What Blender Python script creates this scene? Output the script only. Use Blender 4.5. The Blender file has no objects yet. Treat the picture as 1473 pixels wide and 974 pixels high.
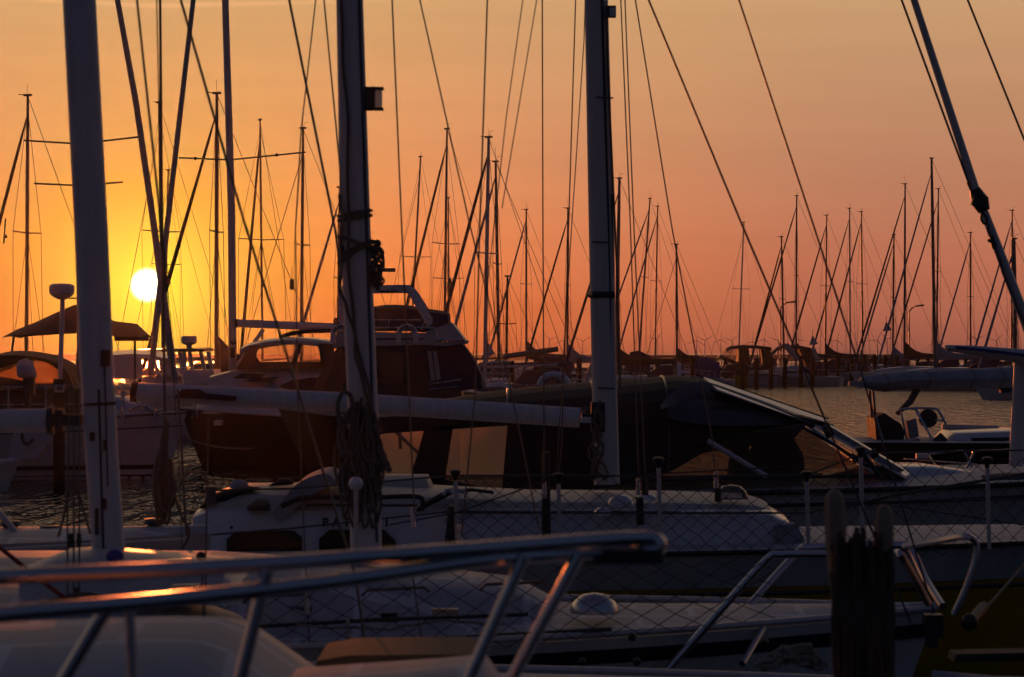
import bpy, math, random
from mathutils import Vector, Matrix
R = math.radians
random.seed(7)
C = bpy.context.scene.collection
SC = bpy.context.scene

# ---------------------------------------------------------------- camera
CH = 2.8; F = 3800.0; HX = 736.5; HY = 508.0
cam_d = bpy.data.cameras.new('camera'); cam = bpy.data.objects.new('camera', cam_d); C.objects.link(cam)
cam.location = (0, 0, CH); cam.rotation_euler = (R(90), 0, 0)
cam_d.sensor_width = 36; cam_d.lens = F / 1473 * 36
cam_d.shift_y = (HY - 487) / 1473
cam_d.clip_start = 0.1; cam_d.clip_end = 60000
cam_d.dof.use_dof = True; cam_d.dof.focus_distance = 75; cam_d.dof.aperture_fstop = 8.0
SC.camera = cam
SC.view_settings.view_transform = 'Standard'; SC.view_settings.look = 'None'
SC.view_settings.exposure = 0.0; SC.view_settings.gamma = 1.0
SC.cycles.use_denoising = True
SC.cycles.max_bounces = 6; SC.cycles.volume_bounces = 0; SC.cycles.transparent_max_bounces = 12
SC.cycles.caustics_reflective = False; SC.cycles.caustics_refractive = False

def s2l(c):
    return tuple((x / 255 / 12.92 if x / 255 <= 0.04045 else ((x / 255 + 0.055) / 1.055) ** 2.4) for x in c)

# ---------------------------------------------------------------- sky and sun
SAZ = math.atan((212 - HX) / F); SEL = math.atan((HY - 411) / F)
HAZE_D = 6.6e-5; HAZE_G = 0.9; HAZE_TOP = 90.0; HAZE_FAR = 1150.0; SUN_E = 1.25; SUN_C = (1.0, 0.21, 0.05)
sund = Vector((math.sin(SAZ) * math.cos(SEL), math.cos(SAZ) * math.cos(SEL), math.sin(SEL)))
W = bpy.data.worlds.new('World'); SC.world = W; W.use_nodes = True
nt = W.node_tree; nt.nodes.clear()
def nd(t, **k):
    n = nt.nodes.new(t)
    for a, b in k.items(): setattr(n, a, b)
    return n
def mth(op, a, b=None, c=None, clamp=False):
    n = nd('ShaderNodeMath', operation=op); n.use_clamp = clamp
    for i, v in enumerate((a, b, c)):
        if v is None: continue
        if isinstance(v, (int, float)): n.inputs[i].default_value = v
        else: nt.links.new(v, n.inputs[i])
    return n.outputs[0]
def vm(op, a, b=None):
    n = nd('ShaderNodeVectorMath', operation=op)
    for i, v in enumerate((a, b)):
        if v is None: continue
        if isinstance(v, (tuple, Vector)): n.inputs[i].default_value = v
        else: nt.links.new(v, n.inputs[i])
    return n.outputs['Value'] if op == 'DOT_PRODUCT' else n.outputs[0]
tc = nd('ShaderNodeTexCoord'); d = vm('NORMALIZE', tc.outputs['Generated'])
sep = nd('ShaderNodeSeparateXYZ'); nt.links.new(d, sep.inputs[0])
elev = mth('MULTIPLY', mth('ARCSINE', mth('MAXIMUM', sep.outputs[2], 0.0)), 180 / math.pi)
tt = mth('POWER', mth('DIVIDE', elev, 90.0), 0.5)
hor = vm('NORMALIZE', vm('MULTIPLY', d, (1, 1, 0)))
azd = mth('MULTIPLY', mth('ARCCOSINE', mth('MINIMUM', vm('DOT_PRODUCT', hor, (math.sin(SAZ), math.cos(SAZ), 0)), 0.99999)), 180 / math.pi)
def ramp(stops, k=1.0):
    n = nd('ShaderNodeValToRGB'); cr = n.color_ramp; cr.interpolation = 'LINEAR'
    for i, (e, c) in enumerate(stops):
        p = math.sqrt(e / 90)
        el = cr.elements[i] if i < 2 else cr.elements.new(p)
        el.position = p
    els = list(cr.elements)
    for el, (e, c) in zip(sorted(els, key=lambda q: q.position), stops):
        l = s2l(c); el.color = (l[0], l[1], l[2], 1)
    nt.links.new(tt, n.inputs[0]); return n.outputs[0]
TOPC = [(32, (74, 74, 84)), (50, (32, 41, 60)), (90, (18, 33, 57))]
rS = ramp([(0, (224, 98, 44)), (1, (244, 116, 50)), (2.6, (252, 140, 80)), (4.5, (240, 154, 98)), (7.5, (217, 162, 108)), (12, (200, 160, 118)), (20, (160, 134, 110))] + TOPC)
rR = ramp([(0, (128, 76, 66)), (0.4, (164, 92, 74)), (2.0, (186, 108, 83)), (4, (188, 127, 97)), (7.5, (202, 155, 112)), (12, (194, 158, 124)), (20, (152, 134, 118))] + TOPC)
rB = ramp([(0, (40, 42, 58)), (10, (42, 51, 74)), (30, (36, 48, 71)), (90, (18, 33, 57))])
def mixc(f, a, b, blend='MIX'):
    n = nd('ShaderNodeMix', data_type='RGBA', blend_type=blend)
    if isinstance(f, (int, float)): n.inputs[0].default_value = f
    else: nt.links.new(f, n.inputs[0])
    for i, v in ((6, a), (7, b)):
        if isinstance(v, tuple): n.inputs[i].default_value = v
        else: nt.links.new(v, n.inputs[i])
    return n.outputs[2]
def smooth(x, a, b):
    n = nd('ShaderNodeMapRange', interpolation_type='SMOOTHSTEP'); nt.links.new(x, n.inputs[0])
    n.inputs[1].default_value = a; n.inputs[2].default_value = b; return n.outputs[0]
# soft, barely visible streaks of high cloud
mp = nd('ShaderNodeMapping'); nt.links.new(d, mp.inputs[0]); mp.inputs['Scale'].default_value = (3, 3, 55)
nz = nd('ShaderNodeTexNoise'); nt.links.new(mp.outputs[0], nz.inputs[0]); nz.inputs['Scale'].default_value = 2.2; nz.inputs['Detail'].default_value = 4
col = mixc(smooth(azd, 0.5, 17.0), rS, rR)
col = mixc(smooth(azd, 25.0, 95.0), col, rB)
streak = mth('MULTIPLY_ADD', nz.outputs[0], 0.16, 0.92)
cs = nd('ShaderNodeCombineXYZ')
for i in range(3): nt.links.new(streak, cs.inputs[i])
col = mixc(1.0, col, cs.outputs[0], 'MULTIPLY')
th = mth('MULTIPLY', mth('ARCCOSINE', mth('MINIMUM', vm('DOT_PRODUCT', d, tuple(sund)), 0.999999)), 180 / math.pi)
g1 = mth('EXPONENT', mth('MULTIPLY', mth('POWER', mth('DIVIDE', th, 2.3), 1.3), -1.0))
col = mixc(g1, col, (1.3, 0.62, 0.012, 1))
g2 = mth('EXPONENT', mth('MULTIPLY', mth('POWER', mth('DIVIDE', th, 1.15), 1.5), -1.0))
col = mixc(g2, col, (1.5, 0.98, 0.03, 1))
disc = mth('SUBTRACT', 1.0, smooth(th, 0.24, 0.42))
col = mixc(disc, col, (3.2, 2.9, 1.9, 1))
# a thin lit cirrus near the top of the view
e1 = mth('SUBTRACT', 1.0, smooth(mth('ABSOLUTE', mth('SUBTRACT', elev, mth('MULTIPLY_ADD', azd, 0.035, 7.42))), 0.0, 0.09))
e1 = mth('MULTIPLY', e1, mth('SUBTRACT', 1.0, smooth(azd, 1.0, 6.5)))
col = mixc(mth('MULTIPLY', e1, 0.45), col, (1.0, 0.5, 0.22, 1))
# the air itself (haze box) glows around the sun; take that share off the sky behind it
ctn = vm('DOT_PRODUCT', d, tuple(sund))
ph = mth('DIVIDE', (1 - HAZE_G ** 2) / (4 * math.pi), mth('POWER', mth('MULTIPLY_ADD', ctn, -2 * HAZE_G, 1 + HAZE_G ** 2), 1.5))
pth = mth('MINIMUM', HAZE_FAR, mth('DIVIDE', HAZE_TOP - CH, mth('MAXIMUM', sep.outputs[2], 0.001)))
gl = mth('MULTIPLY', mth('MULTIPLY', ph, pth), HAZE_D * SUN_E * 0.95)
gc = nd('ShaderNodeCombineXYZ')
for i in range(3): nt.links.new(mth('MULTIPLY', gl, SUN_C[i]), gc.inputs[i])
mx = nd('ShaderNodeVectorMath', operation='SUBTRACT'); nt.links.new(col, mx.inputs[0]); nt.links.new(gc.outputs[0], mx.inputs[1])
mx2 = nd('ShaderNodeVectorMath', operation='MAXIMUM'); nt.links.new(mx.outputs[0], mx2.inputs[0]); mx2.inputs[1].default_value = (0.02, 0.012, 0.006)
bg = nd('ShaderNodeBackground'); nt.links.new(mx2.outputs[0], bg.inputs[0]); bg.inputs[1].default_value = 1.0
# physically based dome, dim, for the cool cast of the upper sky
sky = nd('ShaderNodeTexSky', sky_type='NISHITA'); sky.sun_disc = False; sky.sun_elevation = SEL; sky.sun_rotation = SAZ
bg2 = nd('ShaderNodeBackground'); nt.links.new(sky.outputs[0], bg2.inputs[0]); bg2.inputs[1].default_value = 0.002
ad = nd('ShaderNodeAddShader'); nt.links.new(bg.outputs[0], ad.inputs[0]); nt.links.new(bg2.outputs[0], ad.inputs[1])
wo = nd('ShaderNodeOutputWorld'); nt.links.new(ad.outputs[0], wo.inputs[0])
W.cycles.sampling_method = 'MANUAL'; W.cycles.sample_map_resolution = 2048

sl = bpy.data.lights.new('sun', 'SUN'); sl.energy = SUN_E; sl.angle = R(0.53); sl.color = SUN_C
so = bpy.data.objects.new('sun', sl); C.objects.link(so); so.location = (0, 0, 50)
so.rotation_euler = (-sund).to_track_quat('-Z', 'Y').to_euler()

# ---------------------------------------------------------------- helpers
def P(px, py, Y): return Vector(((px - HX) / F * Y, Y, CH - (py - HY) / F * Y))
def PX(px, Y): return (px - HX) / F * Y
def PZ(py, Y): return CH - (py - HY) / F * Y

MATS = {}
def mat(name, col, rough=0.5, metal=0.0, var=0.12, scale=6.0, bump=0.0, bscale=40.0, coat=0.0, spec=0.5, trans=0.0, alpha=1.0, stretch=(1, 1, 1)):
    m = bpy.data.materials.new(name); m.use_nodes = True; t = m.node_tree; p = t.nodes['Principled BSDF']
    c = t.nodes.new('ShaderNodeTexCoord'); mp = t.nodes.new('ShaderNodeMapping'); mp.inputs['Scale'].default_value = stretch
    t.links.new(c.outputs['Object'], mp.inputs[0])
    n = t.nodes.new('ShaderNodeTexNoise'); n.inputs['Scale'].default_value = scale; n.inputs['Detail'].default_value = 6; n.inputs['Roughness'].default_value = 0.65
    t.links.new(mp.outputs[0], n.inputs[0])
    r = t.nodes.new('ShaderNodeValToRGB'); r.color_ramp.elements[0].position = 0.3; r.color_ramp.elements[1].position = 0.7
    r.color_ramp.elements[0].color = tuple(x * (1 - var) for x in col) + (1,)
    r.color_ramp.elements[1].color = tuple(min(1, x * (1 + var)) for x in col) + (1,)
    t.links.new(n.outputs[0], r.inputs[0]); t.links.new(r.outputs[0], p.inputs['Base Color'])
    mr = t.nodes.new('ShaderNodeMapRange'); t.links.new(n.outputs[0], mr.inputs[0])
    mr.inputs[3].default_value = max(0.02, rough * 0.8); mr.inputs[4].default_value = min(1, rough * 1.25); t.links.new(mr.outputs[0], p.inputs['Roughness'])
    p.inputs['Metallic'].default_value = metal; p.inputs['Coat Weight'].default_value = coat
    p.inputs['Specular IOR Level'].default_value = spec
    p.inputs['Transmission Weight'].default_value = trans; p.inputs['Alpha'].default_value = alpha
    if bump:
        b = t.nodes.new('ShaderNodeTexNoise'); b.inputs['Scale'].default_value = bscale; b.inputs['Detail'].default_value = 4
        t.links.new(mp.outputs[0], b.inputs[0])
        bn = t.nodes.new('ShaderNodeBump'); bn.inputs['Strength'].default_value = bump; bn.inputs['Distance'].default_value = 0.02
        t.links.new(b.outputs[0], bn.inputs['Height']); t.links.new(bn.outputs[0], p.inputs['Normal'])
    MATS[name] = m; return m
mat('gelcoat', (0.62, 0.62, 0.60), 0.22, var=0.10, scale=2.5, coat=0.3)
mat('gelcoat_old', (0.50, 0.50, 0.47), 0.38, var=0.16, scale=3.0, bump=0.05, bscale=8)
mat('deck', (0.64, 0.64, 0.63), 0.55, var=0.14, scale=5, bump=0.15, bscale=120)
def panels(m):
    t = m.node_tree; p = t.nodes['Principled BSDF']; src = p.inputs['Base Color'].links[0].from_socket
    c = t.nodes.new('ShaderNodeTexCoord'); b = t.nodes.new('ShaderNodeTexBrick'); b.inputs['Scale'].default_value = 1.0
    b.inputs['Brick Width'].default_value = 0.62; b.inputs['Row Height'].default_value = 0.34; b.inputs['Mortar Size'].default_value = 0.022; b.inputs['Mortar Smooth'].default_value = 0.2
    b.inputs['Color1'].default_value = (.72, .72, .72, 1); b.inputs['Color2'].default_value = (.66, .66, .67, 1); b.inputs['Mortar'].default_value = (1, 1, 1, 1)
    t.links.new(c.outputs['Object'], b.inputs[0])
    mx = t.nodes.new('ShaderNodeMix'); mx.data_type = 'RGBA'; mx.blend_type = 'MULTIPLY'; mx.inputs[0].default_value = 1
    t.links.new(src, mx.inputs[6]); t.links.new(b.outputs[0], mx.inputs[7]); t.links.new(mx.outputs[2], p.inputs['Base Color'])
panels(MATS['deck'])
MATS['deck'].node_tree.nodes['Principled BSDF'].inputs['Specular IOR Level'].default_value = 0.35
mat('deck_cream', (0.50, 0.47, 0.40), 0.5, var=0.16, scale=5, bump=0.15, bscale=120)
mat('alloy', (0.54, 0.50, 0.47), 0.42, 0.1, var=0.14, scale=3, stretch=(6, 6, 0.5))
mat('alloy_white', (0.62, 0.57, 0.54), 0.4, 0.0, var=0.14, scale=3, stretch=(6, 6, 0.6))
mat('alloy_dark', (0.10, 0.09, 0.09), 0.45, 0.3)
mat('steel', (0.50, 0.49, 0.49), 0.27, 1.0, var=0.08)
mat('wire', (0.07, 0.06, 0.055), 0.5, 0.0)
mat('rope', (0.16, 0.12, 0.09), 0.9, var=0.35, scale=60, bump=0.5, bscale=150)
mat('rope_pale', (0.26, 0.23, 0.20), 0.9, var=0.25, scale=60, bump=0.5, bscale=150)
mat('rope_dark', (0.060, 0.042, 0.030), 0.95, var=0.4, scale=60, bump=0.5, bscale=150)
mat('rope_red', (0.26, 0.03, 0.03), 0.85, var=0.3, scale=50)
mat('black_plastic', (0.018, 0.018, 0.02), 0.45)
mat('dark_glass', (0.012, 0.012, 0.014), 0.08)
mat('navy', (0.012, 0.016, 0.035), 0.28, var=0.2, coat=0.2)
mat('dark_hull', (0.020, 0.014, 0.014), 0.3, var=0.2, coat=0.2)
mat('yellow_hull', (0.60, 0.34, 0.02), 0.3, var=0.12, scale=2, coat=0.2)
mat('pale_gloss', (0.90, 0.88, 0.82), 0.42, 0.7, var=0.06)
mat('boot', (0.03, 0.02, 0.02), 0.4)
mat('antifoul', (0.06, 0.015, 0.012), 0.7)
mat('canvas_black', (0.022, 0.016, 0.015), 0.72, var=0.3, scale=3, bump=0.35, bscale=14)
mat('canvas_gloss', (0.045, 0.045, 0.055), 0.30, var=0.2, scale=2, bump=0.10, bscale=4)
mat('canvas_navy', (0.014, 0.018, 0.050), 0.8, var=0.25, bump=0.3, bscale=10)
mat('canvas_blue', (0.02, 0.04, 0.16), 0.8, var=0.25, bump=0.3, bscale=10)
mat('canvas_red', (0.10, 0.022, 0.018), 0.8, var=0.25, bump=0.3, bscale=10)
mat('canvas_grey', (0.30, 0.31, 0.33), 0.8, var=0.2, bump=0.45, bscale=6)
mat('canvas_white', (0.46, 0.46, 0.46), 0.75, var=0.12, bump=0.3, bscale=8)
mat('tan_pad', (0.22, 0.15, 0.07), 0.8, var=0.2)
mat('wood', (0.20, 0.14, 0.09), 0.6, var=0.3, scale=5, stretch=(12, 12, 1), bump=0.3, bscale=20)
mat('wood_pale', (0.24, 0.19, 0.13), 0.6, var=0.22, scale=5, stretch=(12, 12, 1), bump=0.3, bscale=20)
mat('pile', (0.022, 0.017, 0.014), 0.9, spec=0.1, var=0.35, scale=4, stretch=(6, 6, 1), bump=0.5, bscale=20)
mat('curtain', (0.50, 0.46, 0.38), 0.8)
mat('blue_plastic', (0.03, 0.06, 0.30), 0.4)
mat('white_plastic', (0.62, 0.62, 0.62), 0.35)
mat('black_text', (0.02, 0.02, 0.02), 0.6)
mat('shore', (0.045, 0.05, 0.045), 0.9, var=0.3, scale=0.01)
mat('turbine_white', (0.5, 0.5, 0.5), 0.5)
mat('rust', (0.12, 0.05, 0.025), 0.8, var=0.4)
mat('lens_clear', (0.75, 0.78, 0.8), 0.1, spec=0.8, alpha=0.75)
mat('amber', (0.7, 0.22, 0.03), 0.3, alpha=0.8)
def film(name, tint, tr=0.75, trans_col=(0.8, 0.6, 0.45), rough=0.12):
    m = bpy.data.materials.new(name); m.use_nodes = True; t = m.node_tree; t.nodes.clear()
    o = t.nodes.new('ShaderNodeOutputMaterial'); a = t.nodes.new('ShaderNodeBsdfTransparent'); a.inputs[0].default_value = tint + (1,)
    b = t.nodes.new('ShaderNodeBsdfTranslucent'); b.inputs[0].default_value = trans_col + (1,)
    g = t.nodes.new('ShaderNodeBsdfGlossy'); g.inputs[1].default_value = rough; g.inputs[0].default_value = (0.9, 0.9, 0.9, 1)
    tc = t.nodes.new('ShaderNodeTexCoord'); n = t.nodes.new('ShaderNodeTexNoise'); n.inputs['Scale'].default_value = 3; n.inputs['Detail'].default_value = 3
    t.links.new(tc.outputs['Object'], n.inputs[0])
    bp = t.nodes.new('ShaderNodeBump'); bp.inputs['Strength'].default_value = 0.4; bp.inputs['Distance'].default_value = 0.02; t.links.new(n.outputs[0], bp.inputs['Height'])
    t.links.new(bp.outputs[0], g.inputs['Normal'])
    m1 = t.nodes.new('ShaderNodeMixShader'); m1.inputs[0].default_value = tr; t.links.new(b.outputs[0], m1.inputs[1]); t.links.new(a.outputs[0], m1.inputs[2])
    fr = t.nodes.new('ShaderNodeFresnel'); fr.inputs[0].default_value = 1.45
    m2 = t.nodes.new('ShaderNodeMixShader'); t.links.new(fr.outputs[0], m2.inputs[0]); t.links.new(m1.outputs[0], m2.inputs[1]); t.links.new(g.outputs[0], m2.inputs[2])
    t.links.new(m2.outputs[0], o.inputs[0]); MATS[name] = m; return m
film('milky_film', (0.95, 0.85, 0.8), 0.30, (1.0, 0.90, 0.82), 0.3)
film('grey_film', (0.55, 0.50, 0.47), 0.72, (0.5, 0.48, 0.48), 0.18)
film('clear_film', (0.92, 0.86, 0.82), 0.88, (0.95, 0.85, 0.8))
film('cloudy_film', (0.9, 0.7, 0.55), 0.40, (1.0, 0.80, 0.62), 0.25)
film('tinted_glass', (0.35, 0.33, 0.33), 0.95, (0.3, 0.3, 0.3), 0.04)
film('acrylic', (0.6, 0.62, 0.7), 0.8, (0.4, 0.42, 0.5), 0.06)

class MB:
    def __init__(s): s.v = []; s.f = []
    def add(s, vs, fs):
        o = len(s.v); s.v += [Vector(q) for q in vs]; s.f += [tuple(i + o for i in f) for f in fs]; return s
    def box(s, c, d, rz=0.0, ry=0.0):
        M = Matrix.Rotation(rz, 3, 'Z') @ Matrix.Rotation(ry, 3, 'Y'); c = Vector(c)
        vs = [c + M @ Vector((x * d[0] / 2, y * d[1] / 2, z * d[2] / 2)) for x in (-1, 1) for y in (-1, 1) for z in (-1, 1)]
        return s.add(vs, [(0, 1, 3, 2), (4, 6, 7, 5), (0, 4, 5, 1), (2, 3, 7, 6), (0, 2, 6, 4), (1, 5, 7, 3)])
    def loft(s, rings, closed=True, cap=True):
        n = len(rings[0]); vs = [p for r in rings for p in r]; fs = []
        for i in range(len(rings) - 1):
            for j in range(n if closed else n - 1):
                a = i * n + j; b = i * n + (j + 1) % n
                fs.append((a, b, b + n, a + n))
        if cap and closed:
            fs.append(tuple(range(n))[::-1]); fs.append(tuple(range((len(rings) - 1) * n, len(rings) * n)))
        return s.add(vs, fs)
    def tube(s, pts, r, n=8, sq=1.0):
        pts = [Vector(p) for p in pts]; rs = r if isinstance(r, (list, tuple)) else [r] * len(pts)
        rings = []; u = None
        for i, p in enumerate(pts):
            t = (pts[min(i + 1, len(pts) - 1)] - pts[max(i - 1, 0)])
            if t.length < 1e-9: t = Vector((0, 0, 1))
            t.normalize()
            if u is None:
                u = Vector((0, 1, 0)) if abs(t.y) < 0.9 else Vector((1, 0, 0))
            u = (u - t * u.dot(t)).normalized(); w = t.cross(u)
            rings.append([p + (u * math.cos(k * 2 * math.pi / n) * sq + w * math.sin(k * 2 * math.pi / n)) * rs[i] for k in range(n)])
        return s.loft(rings)
    def lathe(s, c, prof, n=20, axis='Z'):
        c = Vector(c); rings = []
        for r, h in prof:
            ring = []
            for k in range(n):
                a = 2 * math.pi * k / n; q = Vector((r * math.cos(a), r * math.sin(a), h))
                if axis == 'Y': q = Vector((q.x, q.z, q.y))
                if axis == 'X': q = Vector((q.z, q.x, q.y))
                ring.append(c + q)
            rings.append(ring)
        return s.loft(rings)
    def ball(s, c, r, sc=(1, 1, 1), n=12):
        prof = [(max(1e-4, r * math.sin(math.pi * i / n)), -r * math.cos(math.pi * i / n)) for i in range(n + 1)]
        c = Vector(c); rings = [[c + Vector((a * math.cos(2 * math.pi * k / 16) * sc[0], a * math.sin(2 * math.pi * k / 16) * sc[1], h * sc[2])) for k in range(16)] for a, h in prof]
        return s.loft(rings)
    def prism(s, pts, Y0, Y1, x_shift=0.0):
        a = [P(x, y, Y0) for x, y in pts]; b = [Vector((p.x + x_shift, Y1, p.z)) for p in a]; n = len(a)
        fs = [tuple(range(n)), tuple(range(2 * n - 1, n - 1, -1))] + [(i, i + n, (i + 1) % n + n, (i + 1) % n) for i in range(n)]
        return s.add(a + b, fs)
    def build(s, name, m, parent=None, smooth=True, org=None, ang=35):
        o0 = Vector(org) if org is not None else (Vector(ORG[parent.name]) if parent is not None else Vector((0, 0, 0)))
        me = bpy.data.meshes.new(name); me.from_pydata([v - o0 for v in s.v], [], s.f); me.validate()
        import bmesh
        bm = bmesh.new(); bm.from_mesh(me); bmesh.ops.recalc_face_normals(bm, faces=bm.faces); bm.to_mesh(me); bm.free()
        if smooth:
            me.shade_smooth(); me.set_sharp_from_angle(angle=R(ang))
        me.materials.append(MATS[m] if isinstance(m, str) else m)
        o = bpy.data.objects.new(name, me); C.objects.link(o)
        if parent is not None: o.parent = parent
        else: o.location = o0
        ORG[o.name] = tuple(o0)
        return o
ORG = {}
def _split(s, name, m, parent=None, smooth=True):
    par = list(range(len(s.v)))
    def fd_(i):
        while par[i] != i: par[i] = par[par[i]]; i = par[i]
        return i
    for f in s.f:
        for q in f[1:]: par[fd_(q)] = fd_(f[0])
    groups = {}
    for i in range(len(s.v)): groups.setdefault(fd_(i), []).append(i)
    for g in groups.values():
        mp_ = {o: k for k, o in enumerate(g)}; b = MB(); b.v = [s.v[o] for o in g]; b.f = [tuple(mp_[q] for q in f) for f in s.f if f[0] in mp_]
        if b.f: b.build(name, m, parent, smooth)
MB.split = _split
def tag(o, label, cat=None, group=None, kind=None):
    if label: o['label'] = label
    if cat: o['category'] = cat
    if group: o['group'] = group
    if kind: o['kind'] = kind
    return o
def thing(name, label, cat, loc=(0, 0, 0), rz=0.0, group=None):
    o = bpy.data.objects.new(name, None); C.objects.link(o); o.location = loc; o.rotation_euler = (0, 0, rz); o.empty_display_size = 0.2
    ORG[o.name] = tuple(loc) if rz == 0.0 else (0, 0, 0)
    return tag(o, label, cat, group)
def ext(pts, top=-1000):
    """carry a stay on upwards in a straight line to the height of its masthead"""
    (x0, y0), (x1, y1) = pts[0], pts[1]
    if y0 < 0 and y1 > y0:
        k = (top - y0) / (y1 - y0); pts = [(x0 + (x1 - x0) * k, top)] + list(pts[1:])
    return pts
def wavy(pts, amp, n=24, seed=0):
    rnd = random.Random(seed); out = []
    pts = [Vector(p) for p in pts]; m = len(pts) - 1
    ph = [rnd.uniform(0, 6) for _ in range(4)]
    for i in range(n + 1):
        t = i / n * m; k = min(int(t), m - 1); q = pts[k].lerp(pts[k + 1], t - k)
        a = 2 * math.pi * i / n
        out.append(q + Vector((math.sin(a * 3 + ph[0]) + .6 * math.sin(a * 7 + ph[1]), math.sin(a * 2 + ph[2]), 0.3 * math.sin(a * 5 + ph[3]))) * amp)
    return out
def sag(a, b, s, n=14):
    a = Vector(a); b = Vector(b)
    return [a.lerp(b, i / n) - Vector((0, 0, s * 4 * (i / n) * (1 - i / n))) for i in range(n + 1)]
def curve(pts, n=8):
    pts = [Vector(p) for p in pts]; out = []
    q = [pts[0]] + pts + [pts[-1]]
    for i in range(1, len(q) - 2):
        for k in range(n):
            t = k / n; a, b, c, e = q[i - 1], q[i], q[i + 1], q[i + 2]
            out.append(0.5 * ((2 * b) + (c - a) * t + (2 * a - 5 * b + 4 * c - e) * t * t + (3 * b - a - 3 * c + e) * t ** 3))
    out.append(pts[-1]); return out
def cp(pts, n=8): return curve([P(*p) for p in pts], n)

def hull(mb, deck, x0, x1, yc, B, fs, fb, rake=0.8, tw=0.7, N=22, draft=0.4, trake=0.15, mid=0.42, camber=0.06, dip=0.0):
    """lofted boat hull along x (bow at x1; x1 may be left of x0); returns gunwale points"""
    L = x1 - x0; sg = 1 if L > 0 else -1; rings = []; port = []; star = []
    for i in range(N + 1):
        t = i / N
        w = B / 2 * (tw + (1 - tw) * math.sin(min(1, t / mid) * math.pi / 2)) if t < mid else B / 2 * max(0.004, (1 - ((t - mid) / (1 - mid)) ** 2.3))
        zs = fs + (fb - fs) * t ** 1.7 - dip * math.sin(math.pi * t)
        ring = []
        lv = [0, .12, .3, .5, .75, 1.0]
        def pt(v, side):
            z = -draft + (zs + draft) * v
            yy = w * (0.0 if v == 0 else v ** (0.28 + 0.5 * t ** 2))
            xx = x0 + L * t - sg * (1 - v) * rake * t ** 3 + sg * (1 - v) * trake * (1 - t) ** 6
            return Vector((xx, yc + side * yy, z))
        ring = [pt(v, -1) for v in reversed(lv)] + [pt(v, 1) for v in lv[1:]]
        rings.append(ring); port.append(ring[0]); star.append(ring[-1])
    mb.loft(rings, closed=False, cap=False)
    n = len(rings[0]); mb.add(rings[0], [tuple(range(n))])
    if deck is not None:
        rr = []
        for a, b in zip(port, star):
            m_ = (a + b) / 2; rr.append([a, a.lerp(m_, .5) + Vector((0, 0, camber * .7)), m_ + Vector((0, 0, camber)), b.lerp(m_, .5) + Vector((0, 0, camber * .7)), b])
        deck.loft(rr, closed=False, cap=False)
    return port, star
def cabin(mb, secs, yc, tumble=0.86, rnd=0.06):
    """secs: (x, zbase, ztop, halfwidth)"""
    rings = []
    for x, zb, zt, w in secs:
        h = zt - zb; r = min(rnd, h * .45)
        rings.append([Vector((x, yc - w, zb)), Vector((x, yc - w * (1 - (1 - tumble) * .9), zt - r)), Vector((x, yc - w * tumble + r * .3, zt - r * .35)), Vector((x, yc - w * tumble * .9, zt)), Vector((x, yc - w * .4, zt + .035)),
                      Vector((x, yc + w * .4, zt + .035)), Vector((x, yc + w * tumble * .9, zt)), Vector((x, yc + w * tumble - r * .3, zt - r * .35)), Vector((x, yc + w * (1 - (1 - tumble) * .9), zt - r)), Vector((x, yc + w, zb))])
    return mb.loft(rings)
def bundle(mb, secs, yc, n=10):
    """secs: (x, zlow, zhigh, halfwidth) -> rounded bundle (sail covers, tarps)"""
    rings = []
    for x, zl, zh, w in secs:
        c = (zl + zh) / 2; h = (zh - zl) / 2
        rings.append([Vector((x, yc + w * math.cos(2 * math.pi * k / n), c + h * math.sin(2 * math.pi * k / n))) for k in range(n)])
    return mb.loft(rings)
def window(name, pts, Y, th, m, parent, out=0.0):
    return MB().prism(pts, Y - out, Y - out + th).build(name, m, parent, smooth=False)
def text(s, name, size, loc, m, parent, rx=90, rz=0, ext=0.004, rot=None):
    cu = bpy.data.curves.new(name, 'FONT'); cu.body = s; cu.size = size; cu.extrude = ext; cu.offset = size * 0.04; cu.align_x = 'CENTER'; cu.align_y = 'CENTER'
    t = bpy.data.objects.new('tmp_text', cu); C.objects.link(t)
    me = bpy.data.meshes.new_from_object(t); bpy.data.objects.remove(t)
    o = bpy.data.objects.new(name, me); C.objects.link(o); me.materials.clear(); me.materials.append(MATS[m])
    M = Matrix.Rotation(R(90), 4, 'X')
    if rot: M = Matrix.Rotation(rot, 4, 'Y') @ M
    me.transform(M); o.parent = parent
    o.location = Vector(loc) - Vector(ORG[parent.name]); return o

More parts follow.
